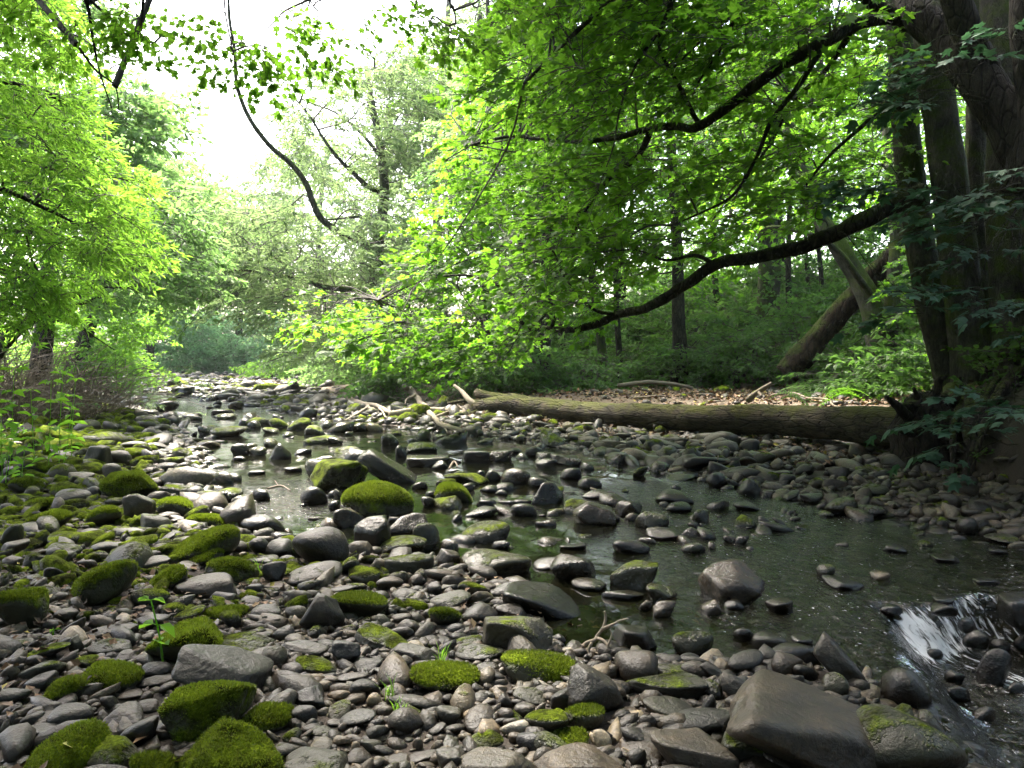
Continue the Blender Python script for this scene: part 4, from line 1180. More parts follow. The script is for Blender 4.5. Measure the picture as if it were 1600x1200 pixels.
for q, (spec, a_, b_) in enumerate(LIMBS):
    c = limb_pts(spec, 6); jit = vnoise(c, 3.5, q, 3)[:, None] * [.05, .05, .06] * min(1, a_ * 12); jit[0] = 0
    c = c + jit; side = {2: 1, 3: 1, 12: 1, 13: 1, 4: 0, 6: 0, 7: 0, 11: 0, 9: 8, 10: 8}.get(q)
    LO.append(wood('limb' if side is None else 'side_branch', syc if side is None else LO[side], syc0, c, taper(len(c), a_, b_, 0, .8), M_LIMB, 10, .16, 40 + q)); sk.append(c)
SKEL = np.concatenate(sk); STEMS = np.concatenate(sk[:8] + [sk[8][:30], sk[16][:16]])
POLY_S = [(840, -60), (800, 50), (780, 140), (740, 185), (695, 240), (655, 305), (695, 350), (655, 405), (605, 440), (475, 487), (540, 502), (620, 535), (650, 565), (730, 575), (800, 550), (835, 525), (900, 495), (960, 480), (1040, 430), (1130, 385), (1250, 350), (1400, 300), (1410, 0), (1410, -60)]
pts = poly_points(POLY_S, 880, 9.6, 13.6, 5, .9, -.38, 1.0)
pts = pts[(pts[:, 2] > 1.25)]
def clear_of(pts, limbs, rad=26):
    u, v = project(pts); keep = np.ones(len(pts), bool)
    for k in limbs:
        c = sk[8 + k]; lu, lv = project(c)
        for a_, b_, y_ in zip(lu, lv, c[:, 1]): keep &= ~((np.hypot(u - a_, v - b_) < rad) & (pts[:, 1] < y_ + .3))
    return pts[keep]
pts = clear_of(pts, (0, 1, 2))
crown_mesh('crown', syc, syc0, pts, SP_SYC, [LV_SYC, M_TWIG], 51, centre=P(1450, 200, 11), skel=SKEL, K=70, r0=.016, r1=.006)
pts = poly_points([(800, -150), (860, 60), (960, 150), (1080, 160), (1180, 100), (1330, 30), (1420, -150)], 190, 8.0, 10.2, 6, .9, -.3)
crown_mesh('crown', syc, syc0, pts, SP_SYC, [LV_SYC, M_TWIG], 52, centre=P(1450, 200, 10), skel=SKEL, K=30, r0=.02, r1=.006)
pts = poly_points([(680, 310), (750, 180), (830, 60), (1000, 60), (1010, 330), (900, 480), (820, 560), (700, 590), (620, 570), (580, 515), (620, 440)], 640, 13.2, 17.5, 7, .8, -.35, 1.0)
crown_mesh('crown', syc, syc0, pts, SP_SYC, [LV_SYC, M_TWIG], 54, centre=P(1400, 200, 12), skel=SKEL, K=36, r0=.014, r1=.006, scale=(.7, 1.1))
# lower sweep of the crown, down over the gravel bar
pts = poly_points([(430, 488), (540, 455), (640, 470), (760, 490), (830, 520), (800, 555), (730, 575), (660, 565), (590, 530), (520, 505)], 95, 13.5, 16.5, 8, 1.2, -.4, .8)
crown_mesh('crown', syc, syc0, pts, SP_SYC, [LV_YEL if False else LV_SYC, M_TWIG], 53, centre=P(1200, 300, 11), skel=SKEL, K=30, r0=.009, r1=.005, scale=(.6, .95))
# roof of unseen leaves added over the bank and near stream for shade
def shade_roof(x0, x1, y0, y1, n, seed, up=(.25, 3.2), thr=-.1):
    r = np.random.default_rng(seed); x = r.uniform(x0, x1, n); y = r.uniform(y0, y1, n)
    z = 1.5 + .475 * np.maximum(y, 2.0) + 1.0 + .35 * np.abs(x) * 0 + r.uniform(*up, n)
    W = np.stack([x, y, z], 1); W = W[~((W[:, 1] > 5) & (W[:, 0] / W[:, 1] > -.52) & (W[:, 0] / W[:, 1] < -.12) & (rng.random(len(W)) < .55))]; W = W[(W[:, 0] > -4.6 + .15 * rng.normal(size=len(W))) | (W[:, 1] < 9.5)]; return W[vnoise(W, .7, seed, 2) > thr]
pts = shade_roof(-.5, 9, 3.5, 15, 520, 61); crown_mesh('crown', syc, syc0, pts, SP_SYCF, [LV_SYCD, M_TWIG], 62, centre=syc0, skel=STEMS, K=40, r0=.05, r1=.01, sub=False, scale=(1, 1.5))
pts = shade_roof(1.0, 10, -7, 3.5, 420, 63, up=(1.0, 4)); crown_mesh('crown', syc, syc0, pts, SP_SYCF, [LV_SYCD, M_TWIG], 64, centre=syc0, skel=STEMS, K=30, r0=.05, r1=.01, sub=False, scale=(1, 1.5))
# shaded sprays hanging in front of the stems
for q, (x, y, D, n, wx, wy) in enumerate([(1455, 110, 8.6, 5, 70, 18), (1500, 105, 8.4, 3, 30, 12), (1420, 145, 8.8, 3, 30, 10), (1450, 165, 8.5, 4, 40, 15), (1570, 60, 8.0, 2, 20, 15), (1380, 290, 8.8, 8, 60, 14), (1450, 320, 8.6, 8, 70, 18), (1560, 290, 8.2, 7, 50, 20), (1500, 350, 8.4, 4, 60, 12), (1560, 400, 8.3, 4, 40, 15),
                                        (1490, 455, 8.4, 5, 70, 10), (1550, 470, 8.3, 3, 40, 14), (1440, 485, 8.8, 2, 20, 8), (1590, 540, 7.9, 2, 20, 10), (1490, 655, 8.2, 4, 45, 10), (1560, 640, 7.9, 5, 50, 14), (1600, 610, 7.8, 3, 25, 12), (1540, 690, 8.0, 2, 30, 8)]):
    r = np.random.default_rng(200 + q); pp = np.array([P(x + r.normal(0, wx * .5), y + r.normal(0, wy * .5), D + r.uniform(-.3, .3)) for _ in range(n)])
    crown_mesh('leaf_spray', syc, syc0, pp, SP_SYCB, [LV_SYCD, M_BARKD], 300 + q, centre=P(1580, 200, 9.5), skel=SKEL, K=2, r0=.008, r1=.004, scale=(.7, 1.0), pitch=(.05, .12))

# ================================================================== generic tree from outline, trunk and limbs
def tree(label, trunk, r0, r1, limbs=(), polys=(), sprays=SP_OVF, leaf=LV_MID, bark=M_BARKD, seed=0, group=None, name='tree', cat='tree', K=24, tw=.035, far=True, scale=(.8, 1.3), sub=False, segs=10, clump=.6, thr=-.2, flare=.35, rough=.1, crown_name='crown', tintamp=.22, lb=None):
    """trunk: (px, py, D) from the foot up; the foot is set on the ground"""
    c = limb_pts(trunk, 5); foot = np.array([c[0][0], c[0][1], tz(c[0][0], c[0][1])])
    c = np.vstack([[foot[0], foot[1], foot[2] - .2], c]) if c[0][2] > foot[2] + .1 else c
    o = empty(name, foot, label, cat, group)
    wood('trunk', o, foot, c, taper(len(c), r0, r1, flare), bark, segs, rough, seed)
    skel = [c[len(c) // 3:]]
    for q, (spec, a_, b_) in enumerate(limbs):
        l_ = limb_pts(spec, 5); l_[1:] += vnoise(l_, 1.2, seed + q, 2)[1:, None] * .12
        wood('limb', o, foot, l_, taper(len(l_), a_, b_, 0, .8), lb or bark, 8, .12, seed + q); skel.append(l_)
    skel = np.concatenate(skel)
    for q, (poly, n, D0, D1) in enumerate(polys):
        pts = poly_points(poly, n, D0, D1, seed + 31 * q + 3, clump, thr, .3)
        crown_mesh(crown_name, o, foot, pts, sprays, [leaf, M_TWIG], seed + 7 * q, centre=skel.mean(0), skel=skel, K=K, r0=tw, r1=.008, sub=sub, far=far, scale=scale, tintamp=tintamp)
    return o

# ---- the slender tree whose long limb leans over the stream (centre)
tree('tall pale-leaved tree at centre with one long bare limb arching left over the stream',
     [(612, 575, 26), (600, 500, 26), (588, 430, 26), (592, 370, 26), (600, 310, 26), (597, 250, 26), (585, 180, 26), (572, 110, 26)], .30, .07,
     [([(588, 395, 26), (565, 372, 25.6), (538, 360, 25), (505, 338, 24.4), (488, 312, 24), (474, 285, 23.6), (448, 255, 23), (424, 232, 22.5), (400, 195, 22), (382, 160, 21.5), (370, 125, 21), (366, 80, 20.6), (352, 30, 20), (345, -30, 19.5)], .135, .03),
      ([(600, 300, 26), (575, 288, 25.7), (555, 270, 25.4), (530, 245, 25), (508, 215, 24.6), (485, 180, 24.2), (455, 150, 23.8)], .11, .02),
      ([(597, 250, 26), (560, 205, 25.8), (525, 175, 25.5), (470, 158, 25)], .07, .015),
      ([(600, 340, 26), (560, 338, 25.5), (530, 342, 25), (500, 345, 24.6)], .06, .02),
      ([(598, 235, 26), (580, 190, 26), (572, 160, 26), (585, 120, 26)], .07, .02),
      ([(610, 460, 26), (560, 458, 25.3), (515, 450, 24.6), (480, 436, 24), (455, 428, 23.6), (400, 420, 23), (340, 418, 22.5)], .13, .02),
      ([(455, 428, 23.6), (420, 402, 23.2), (395, 398, 23), (375, 415, 22.8)], .05, .012)],
     [([(440, 160), (500, 90), (600, 60), (680, 90), (690, 200), (650, 300), (600, 330), (520, 300), (470, 240)], 210, 23, 29),
      ([(330, 350), (420, 320), (520, 310), (620, 330), (640, 420), (620, 560), (520, 580), (450, 500), (350, 450)], 470, 22.5, 29)],
     SP_WIL, LV_GRY, M_BARK, 400, lb=M_BARK, thr=-.1, segs=12)

# ---- overhanging maple from the left, foot behind the camera
c0 = np.array([-4.6, -1.5, 0.]); c0[2] = tz(c0[0], c0[1])
ov = empty('maple_tree', c0, 'maple whose leafy shoots hang into the top of the view against the white sky', 'tree')
tr_ = catmull([c0 - [0, 0, .2], c0 + [.2, .5, 2], c0 + [.6, 1.3, 4], c0 + [1.2, 2.6, 6.2]], 6); wood('trunk', ov, c0, tr_, taper(len(tr_), .28, .16, .3), M_BARK, 14, .1, 3)
osk = [tr_[10:]]
for q, (spec, a_, b_) in enumerate([([(-100, -420, 4), (60, -120, 5.5), (130, -10, 6.3), (145, 60, 6.4), (155, 110, 6.5), (175, 170, 6.6)], .022, .004), ([(130, -10, 6.3), (165, 22, 6.3), (200, 50, 6.2), (240, 68, 6.2)], .014, .004),
        ([(120, 70, 6.6), (150, 110, 6.7), (180, 135, 6.8), (186, 175, 6.9)], .012, .004), ([(-100, -420, 4), (150, -300, 5), (330, -150, 5.6), (350, -30, 6), (352, 20, 6.1), (366, 90, 6.2), (375, 125, 6.3)], .014, .003),
        ([(330, -150, 5.6), (450, -60, 5.8), (490, 10, 6)], .02, .005), ([(150, -300, 5), (400, -260, 5.2), (620, -120, 5.6), (690, -20, 5.9), (712, 30, 6), (700, 60, 6)], .018, .003), ([(200, -200, 5.2), (225, -60, 5.8), (222, 20, 6), (220, 60, 6)], .02, .004)]):
    c = limb_pts(spec, 6)
    if q in (0, 3, 5): c = np.vstack([tr_[-1] if q else tr_[-3], c])
    wood('limb', ov, c0, c, taper(len(c), a_, b_), M_BARKD, 7, .1, q); osk.append(c)
osk = np.concatenate(osk)
pp = []
r = np.random.default_rng(9)
for (x, y, D, n, wx, wy) in [(50, 0, 6.2, 7, 45, 16), (120, 50, 6.4, 4, 35, 20), (215, 45, 6, 5, 28, 26), (235, 12, 6, 4, 40, 14), (180, 30, 6.3, 3, 30, 18), (330, 25, 6, 4, 22, 18), (385, 62, 6, 7, 30, 24), (405, 85, 6.1, 4, 15, 14), (330, 85, 6.2, 3, 18, 6), (455, 28, 5.8, 6, 30, 18), (500, 55, 6, 4, 16, 16),
                             (600, 8, 6, 3, 30, 6), (655, 25, 6, 5, 30, 12), (668, 58, 6, 3, 20, 12), (705, 45, 6, 3, 14, 14), (560, 5, 6, 2, 20, 4), (780, 10, 6.4, 3, 20, 8)]:
    for _ in range(n): pp.append(P(x + r.normal(0, wx * .6), y - 14 + r.normal(0, wy * .6), D + r.uniform(-.35, .35)))
crown_mesh('crown', ov, c0, np.array(pp), SP_SYC, [LV_SYC, M_TWIG], 71, centre=P(300, -400, 5), skel=osk, K=30, r0=.010, r1=.004, scale=(.42, .62), pitch=(.5, .3))
pts = shade_roof(-9, .8, -7, 15.5, 1700, 65, up=(.5, 3.2), thr=-9); crown_mesh('crown', ov, c0, pts, SP_SYCF, [LV_SYCD, M_TWIG], 66, centre=c0, skel=osk, K=20, r0=.03, r1=.01, sub=False, scale=(1, 1.4))  # unseen crown leaves added to keep sun off the near stones

# ---- left bank
tree('near tree on the left edge with dense feathery yellow-green foliage', [(-260, 640, 9.5), (-240, 400, 9.6), (-200, 150, 9.8), (-150, -150, 10)], .22, .1,
     [([(-240, 400, 9.6), (-120, 330, 9.8), (-20, 300, 10), (60, 330, 10.2), (120, 360, 10.3)], .07, .012), ([(-225, 300, 9.7), (-100, 180, 9.8), (0, 130, 10), (90, 160, 10.1)], .07, .012), ([(-240, 450, 9.6), (-100, 440, 9.8), (0, 430, 10), (70, 440, 10)], .06, .01), ([(-200, 150, 9.8), (-100, 20, 10), (0, -20, 10), (60, 0, 10.2)], .06, .01)],
     [([(-320, -150), (30, -150), (62, 20), (78, 110), (95, 170), (150, 215), (185, 290), (175, 370), (120, 420), (95, 450), (60, 485), (-20, 495), (-320, 500)], 1100, 8.8, 12.5)],
     SP_NAR, LV_YEL, M_BARKD, 430, far=False, K=50, tw=.02, scale=(.8, 1.3), thr=-.35, clump=1.2)
tree('leaning tree on the left bank with dark bare branches spread low over the stream', [(-60, 640, 15), (0, 540, 15.4), (60, 490, 16), (110, 465, 16.6), (150, 445, 17.2), (200, 425, 18)], .17, .03,
     [([(60, 490, 16), (110, 480, 16.4), (160, 462, 17), (190, 440, 17.4), (215, 420, 18)], .06, .012), ([(0, 540, 15.4), (20, 420, 15.8), (60, 370, 16.4), (110, 350, 17), (160, 370, 17.6), (190, 400, 18)], .07, .01),
      ([(60, 490, 16), (120, 500, 16.4), (160, 520, 16.8), (190, 540, 17)], .03, .008), ([(110, 465, 16.6), (150, 452, 17), (200, 452, 17.6), (240, 440, 18)], .035, .008), ([(20, 420, 15.8), (30, 330, 16), (60, 250, 16.5), (110, 220, 17), (180, 270, 17.8)], .06, .01)],
     [([(70, 240), (150, 220), (220, 270), (300, 330), (330, 400), (290, 440), (220, 450), (150, 475), (90, 470), (40, 470), (0, 400), (20, 280)], 420, 15, 20)],
     SP_OV, LV_MID, M_BARKD, 440, far=False, K=40, tw=.02, scale=(.9, 1.4), clump=.9)
tree('dark-twigged tree high on the left behind the feathery foliage', [(60, 600, 20), (80, 400, 20), (90, 200, 20), (70, 60, 20), (60, -80, 20)], .22, .1,
     [([(90, 250, 20), (130, 160, 19.6), (170, 110, 19.4), (200, 95, 19.2)], .05, .01), ([(90, 200, 20), (120, 150, 20), (160, 160, 20), (183, 185, 20)], .05, .01), ([(70, 60, 20), (120, 60, 19.6), (180, 90, 19), (280, 105, 18.6)], .05, .008)],
     [([(-40, -60), (160, -60), (190, 60), (205, 120), (235, 165), (195, 215), (150, 240), (90, 260), (0, 200)], 300, 18, 22)],
     SP_OVF, LV_MID, M_BARKD, 450, K=30, tw=.03)
tree('light green tree arching over the left side of the stream in mid-distance', [(110, 590, 30), (150, 480, 30), (170, 380, 30), (200, 300, 30), (220, 240, 30)], .28, .06,
     [([(150, 480, 30), (210, 420, 29), (270, 380, 28), (330, 370, 27.5)], .1, .02), ([(170, 380, 30), (230, 330, 29), (290, 330, 28)], .08, .02)],
     [([(110, 250), (200, 215), (270, 235), (300, 290), (370, 330), (390, 420), (330, 470), (240, 470), (140, 470), (90, 380)], 520, 25, 33)], SP_OVF, LV_MID, M_BARKD, 460)
tree('yellowish young tree bright in the sun beneath the left branches', [(70, 590, 34), (80, 520, 34), (100, 470, 34), (120, 440, 34)], .16, .05, [], [([(60, 470), (130, 450), (230, 470), (210, 520), (180, 570), (130, 592), (60, 590)], 260, 30, 38)], SP_OVF, LV_YEL, M_BARKP, 470)
tree('pale tree far left against the sky above the bend', [(230, 575, 50), (245, 450, 50), (250, 350, 50), (240, 260, 50)], .3, .08, [], [([(170, 240), (250, 225), (330, 270), (350, 340), (350, 450), (200, 450), (160, 340)], 330, 46, 56)], SP_OVX, LV_MID, M_BARKD, 480)
tree('pale round-topped tree closing the view at the bend', [(370, 580, 62), (375, 480, 62), (380, 380, 62)], .35, .1, [], [([(290, 300), (350, 268), (430, 290), (470, 360), (470, 470), (300, 490), (270, 380)], 420, 56, 70)], SP_OVX, LV_GRY, M_BARKD, 490)
tree('tall pale tree beyond the stream right of the bend', [(500, 580, 50), (497, 440, 50), (500, 330, 50), (510, 240, 50)], .25, .08,
     [([(500, 330, 50), (470, 280, 50), (450, 220, 50)], .08, .03)], [([(420, 230), (500, 200), (580, 230), (600, 330), (590, 500), (430, 520), (400, 400)], 420, 44, 58)], SP_OVX, LV_GRY, M_BARKP, 500)
tree('airy pale tree rising above the centre behind the leaning limb', [(700, 590, 36), (690, 450, 36), (680, 300, 36), (690, 160, 36), (700, 20, 36), (705, -100, 36)], .2, .1,
     [([(690, 200, 36), (650, 130, 35), (600, 80, 34)], .08, .02), ([(690, 160, 36), (740, 90, 36), (780, 30, 36)], .08, .02)], [([(650, 110), (690, 40), (730, -60), (860, -60), (850, 160), (760, 260), (650, 330), (620, 240)], 330, 31, 40)], SP_OVF, LV_GRY, M_BARKP, 510, thr=0)

# ---- bushes
def bush(label, poly, n, D0, D1, leaf, sprays, seed, group=None, scale=(.7, 1.1), stem_r=.05, name='bush', K=14):
    q = np.array(poly); x0 = q[:, 0].mean(); D = (D0 + D1) / 2; pts = poly_points(poly, n, D0, D1, seed, .9, -.5)
    z = terrain(pts[:, 0], pts[:, 1]); pts[:, 2] = np.maximum(pts[:, 2], z + .12)
    p = np.array([pts[:, 0].mean(), pts[:, 1].mean(), 0]); p[2] = tz(p[0], p[1])
    top = max(pts[:, 2].mean(), p[2] + .4)
    o = empty(name, p, label, 'bush', group)
    r_ = np.random.default_rng(seed); sk_ = []
    for s_ in range(4):
        e_ = np.array([p[0] + r_.normal(0, .3), p[1] + r_.normal(0, .3), top]); c = catmull([p + r_.normal(0, .08, 3) * [1, 1, 0] - [0, 0, .1], (p + e_) / 2 + r_.normal(0, .1, 3), e_], 4)
        wood('stem', o, p, c, taper(len(c), stem_r, stem_r * .3), M_BARKD, 6, .05, s_); sk_.append(c)
    crown_mesh('foliage', o, p, pts, sprays, [leaf, M_TWIG], seed, skel=np.concatenate(sk_), K=K, r0=.02, r1=.008, sub=False, scale=scale, far=True); return o
bush('dark blue-green bush at the bend, left of the shadowed gap', [(200, 585), (190, 530), (215, 490), (265, 478), (310, 500), (330, 545), (325, 585)], 520, 52, 60, LV_BLU, SP_OVX, 600, 'bushes at the bend')
bush('dark blue-green bush at the bend, right of the shadowed gap', [(335, 585), (345, 540), (380, 520), (430, 525), (440, 560), (425, 582)], 300, 54, 61, LV_BLU, SP_OVX, 601, 'bushes at the bend')
bush('tall blue-green bush rising behind the shadowed gap', [(290, 565), (290, 500), (340, 480), (420, 480), (450, 530), (440, 565)], 480, 62, 70, LV_BLU, SP_OVX, 602, 'bushes at the bend')
bush('sunlit cream-green bush beside the far left water edge', [(95, 612), (100, 560), (140, 520), (190, 545), (235, 580), (215, 592), (170, 602)], 260, 30, 40, LV_YEL, SP_OVF, 603)
bush('bright green bush at the far right water edge', [(395, 590), (410, 560), (460, 545), (510, 560), (520, 596), (450, 597)], 240, 42, 52, LV_YEL, SP_OVF, 604, 'bushes along the gravel bar')
bush('fresh green bush on the gravel bar left of the driftwood', [(490, 600), (500, 565), (545, 545), (600, 560), (610, 606), (550, 606)], 240, 30, 38, LV_MID, SP_OVF, 605, 'bushes along the gravel bar')
bush('grey-green willow bush beneath the leaning limb', [(440, 560), (460, 520), (520, 500), (590, 520), (600, 570), (520, 585)], 240, 38, 46, LV_GRY, SP_OVF, 606)
bush('deep green bush behind the driftwood pile', [(590, 612), (600, 560), (680, 545), (740, 570), (750, 612)], 260, 22, 27, LV_UND, SP_OVF, 607, 'bushes along the gravel bar')
bush('leafy bush behind the mossy end of the fallen trunk', [(730, 612), (740, 560), (790, 540), (850, 560), (860, 612)], 230, 20, 24, LV_UND, SP_OV, 608, 'bushes along the gravel bar', scale=(1, 1.4))
# twiggy thicket on the left bank
p0 = G(40, 640, .4); p0[2] = tz(p0[0], p0[1]); th = empty('thicket', p0, 'brown twiggy thicket of bare brushwood under the trees at the left edge', 'thicket')
B = Buf(); r = np.random.default_rng(8); B2 = Buf()
for k in range(1300):
    s = np.array([p0[0] + r.uniform(-3.4, .9), p0[1] + r.uniform(-2, 3), 0]); s[2] = tz(s[0], s[1])
    l_ = r.uniform(.7, 2.3) * np.clip(1.15 - (s[0] - p0[0]) * .25, .4, 1.3); d = np.array([r.normal(.3, .7), r.normal(-.1, .7), r.uniform(.5, 1.2)]); d /= np.linalg.norm(d)
    e_ = s + d * l_; c = catmull([s, (s + e_) / 2 + r.normal(0, .1, 3), e_ + [r.normal(0, .2), 0, -.25 * l_]], 3)
    V, Fc = tube(c, np.linspace(.012, .004, len(c)), 3, caps=False); (B if k % 4 else B2).add(V, Fc, 0, .5)
B.build('brushwood', [plain_mat('brown_twig', (.12, .09, .058), .9, .5)], th, p0); B2.build('dead_stems', [M_DEADW], th, p0)
pts = np.array([[p0[0] + r.uniform(-3, 2.4), p0[1] + r.uniform(-1, 3.5), 0] for _ in range(40)]); pts[:, 2] = terrain(pts[:, 0], pts[:, 1]) + r.uniform(.1, 1.3, 40)
crown_mesh('foliage', th, p0, pts, SP_OV, [LV_GRY, M_TWIG], 88, scale=(.5, .8))

# ---- the wood on the right bank
tree('stout straight trunk in the wood between the low limb and the fork-stemmed tree', [(1196, 545, 26), (1200, 470, 26), (1202, 400, 26), (1196, 300, 26), (1190, 200, 26), (1185, 90, 26.2), (1182, -60, 26.5)], .36, .27,
     [([(1190, 200, 26), (1120, 120, 25.6), (1060, 60, 25.4)], .12, .03), ([(1196, 300, 26), (1270, 200, 26.4), (1330, 130, 27)], .12, .03)], [([(980, -60), (1330, -60), (1350, 200), (1270, 320), (1080, 330), (960, 180)], 220, 23.5, 29)], SP_SYCF, LV_SYC, M_BARK, 520, K=30, segs=16)
tree('thin leaning stem rising from the soil bar behind the fallen trunk', [(944, 600, 24), (942, 560, 24), (935, 500, 24), (925, 430, 24), (912, 330, 24), (905, 200, 24), (905, 50, 24)], .15, .08, [([(912, 330, 24), (880, 270, 24), (850, 240, 24)], .04, .015)],
     [([(780, 40), (1000, 0), (1020, 240), (940, 380), (820, 360)], 200, 21, 26)], SP_SYCF, LV_SYC, M_BARK, 530, K=20)
tree('short dark stump-like trunk behind the fallen trunk, half hidden by the sycamore leaves', [(848, 612, 21), (846, 560, 21), (850, 500, 21), (858, 380, 21), (850, 200, 21), (840, 0, 21.5)], .26, .14, [],
     [([(720, 100), (880, 60), (960, 260), (900, 460), (760, 460), (690, 300)], 300, 20, 26)], SP_SYCF, LV_MID, M_BARKD, 540, K=20)
tree('slim dark trunk left of the low mossy limb', [(1062, 560, 23), (1060, 480, 23), (1058, 380, 23), (1050, 250, 23), (1045, 60, 23)], .2, .12, [], [([(960, 200), (1150, 160), (1160, 420), (1060, 470), (950, 420)], 130, 21, 27)], SP_SYCF, LV_SYC, M_BARKD, 550, K=16)
for q, (x, D, rr_, lab) in enumerate([(1238, 25, .10, 'thin dark stem just left of two others, right of the stout straight trunk'), (1262, 27, .08, 'thin dark stem, the middle of three behind the low limb'), (1278, 26, .09, 'thin dark stem, the rightmost of three behind the low limb'), (968, 25, .09, 'thin pole-like stem behind the leaning stem on the soil bar'), (1118, 29, .13, 'distant slim stem deep in the wood'), (1422, 26, .12, 'slim trunk in the bright gap beside the big sycamore'), (880, 30, .13, 'distant trunk in the wood behind the stump-like one'), (760, 28, .12, 'slim trunk behind the fallen trunk left end')]):
    tree(lab, [(x, 560, D), (x + (q % 3 - 1) * 6, 450, D), (x - 4, 320, D), (x + 6, 150, D), (x, -40, D + .5)], rr_, rr_ * .6, [], [([(x - 110, 40), (x + 100, 20), (x + 120, 260), (x + 60, 380), (x - 90, 370)], 80, D - 1, D + 4)], SP_OVF, [LV_MID, LV_SYC, LV_SYC][q % 3], M_BARKD, 560 + q, group='slim trunks in the wood on the right', K=12, segs=8)
# fork-stemmed pale tree with a dead limb
fk = tree('fork-stemmed tree in a V shape leaning over the mossy dead trunk', [(1378, 585, 18.1), (1372, 530, 18.1), (1358, 470, 18.2), (1335, 425, 18.3), (1310, 385, 18.4), (1275, 330, 18.6), (1250, 270, 18.8), (1232, 200, 19.1), (1215, 60, 19.6)], .27, .13,
     [([(1380, 575, 18.1), (1392, 520, 18.1), (1396, 450, 18.1), (1400, 380, 18.1), (1392, 300, 18.2), (1385, 150, 18.6)], .20, .13),
      ([(1362, 470, 17.9), (1340, 440, 17.6), (1310, 400, 17.4), (1270, 372, 17.2), (1210, 355, 17.1), (1170, 362, 17.1), (1150, 335, 17.2), (1110, 345, 17.4), (1060, 358, 17.6)], .09, .02)],
     [([(1130, 20), (1390, 20), (1400, 330), (1280, 350), (1150, 240)], 130, 17, 22)], SP_SYC, LV_SYC, M_BARK, 580, K=24, segs=16, far=False)
tree('background tree filling the upper right behind the sycamore stems', [(1480, 560, 24), (1485, 400, 24), (1480, 200, 24), (1470, 0, 24)], .25, .15, [], [([(1380, -60), (1700, -60), (1700, 380), (1480, 370), (1390, 340)], 230, 20, 28)], SP_SYCF, LV_MID, M_BARKD, 590)
for q, (x0, x1, D, lf, lab) in enumerate([(1080, 1340, 34, LV_MID, 'far light-green tree glimpsed above the three thin stems'), (820, 1100, 36, LV_MID, 'far light-green tree behind the leaning stem'), (640, 860, 32, LV_GRY, 'far pale tree behind the left half of the sycamore crown')]):
    m = (x0 + x1) / 2; tree(lab, [(m, 560, D), (m + 10, 400, D), (m - 10, 200, D), (m, 20, D)], .3, .12, [], [([(x0, 120), (m, 60), (x1, 120), (x1 + 20, 400), (m, 520), (x0 - 20, 430)], 520, D - 3, D + 5)], SP_OVF, lf, M_BARKD, 600 + 10 * q)

# leaning dead trunk across the bank, with its broken upper end
b0 = P(1232, 580, 19.5); b0[2] = tz(b0[0], b0[1]); dt = empty('dead_tree', b0, 'dark rotting trunk leaning up to the right across the V of the forked tree', 'dead tree')
c = catmull([P(1228, 585, 19.3), P(1262, 545, 19.2), P(1305, 497, 19.0), P(1345, 452, 18.8), P(1382, 412, 18.5), P(1418, 372, 18.0), P(1450, 335, 17.5)], 7)
wood('trunk', dt, b0, c, np.interp(np.linspace(0, 1, len(c)), [0, .3, .7, 1], [.30, .26, .21, .16]), bark_mat('rotten_bark', (.012, .008, .005), (.05, .032, .02), .45), 18, .24, 91, .10)
wood('branch_stub', dt, b0, catmull([P(1340, 458, 18.6), P(1350, 475, 18.3), P(1352, 500, 18.2)], 4), [.08] * 8 + [.04], M_BARKD, 7, .15, 2)

# ================================================================== the fallen trunk
lb0 = P(1425, 690, 9.7); lb0[2] = tz(lb0[0], lb0[1]); lg = empty('fallen_tree', lb0, 'long fallen tree trunk bridging the gravel bar, its upturned roots at the right', 'fallen tree')
c = catmull([P(1440, 678, 9.6), P(1400, 668, 9.9), P(1300, 661, 10.9), P(1200, 656, 12.0), P(1100, 654, 13.1), P(1000, 650, 14.4), P(930, 647, 15.3), P(880, 642, 16.0), P(840, 636, 16.7), P(790, 632, 17.4), P(748, 637, 18.0)], 8)
rad = np.interp(np.linspace(0, 1, len(c)), [0, .1, .3, .5, .7, .82, 1], [.29, .26, .24, .23, .235, .225, .18])
rad = rad * .92 * (1 + .05 * np.sin(np.linspace(0, 21, len(c))) * np.sin(np.linspace(0, 9, len(c)))); V, Fc = tube(c, rad, 48, .075, 6, .05); B = Buf(); B.add(V, Fc, 0, .5); LT = B.build('trunk', [M_LOG], lg, lb0)
for q, (spec, a_, b_) in enumerate([([(845, 634, 16.7), (810, 624, 17.2), (780, 622, 17.9), (745, 614, 18.5)], .13, .10), ([(750, 636, 18.1), (735, 627, 18.2), (722, 612, 18.6), (710, 602, 18.9)], .09, .03), ([(760, 640, 17.9), (735, 647, 17.7), (728, 654, 17.5)], .07, .025),
                                    ([(770, 642, 17.7), (755, 652, 17.4), (750, 658, 17.2)], .11, .05), ([(750, 630, 18.1), (730, 626, 18.4), (700, 630, 18.7)], .06, .03)]):
    cc = limb_pts(spec, 5); wood('branch_stub', LT, lb0, cc, taper(len(cc), a_, b_), M_LOG if q in (0,) else M_DRIFT if q == 1 else M_LOG, 12, .12, q)
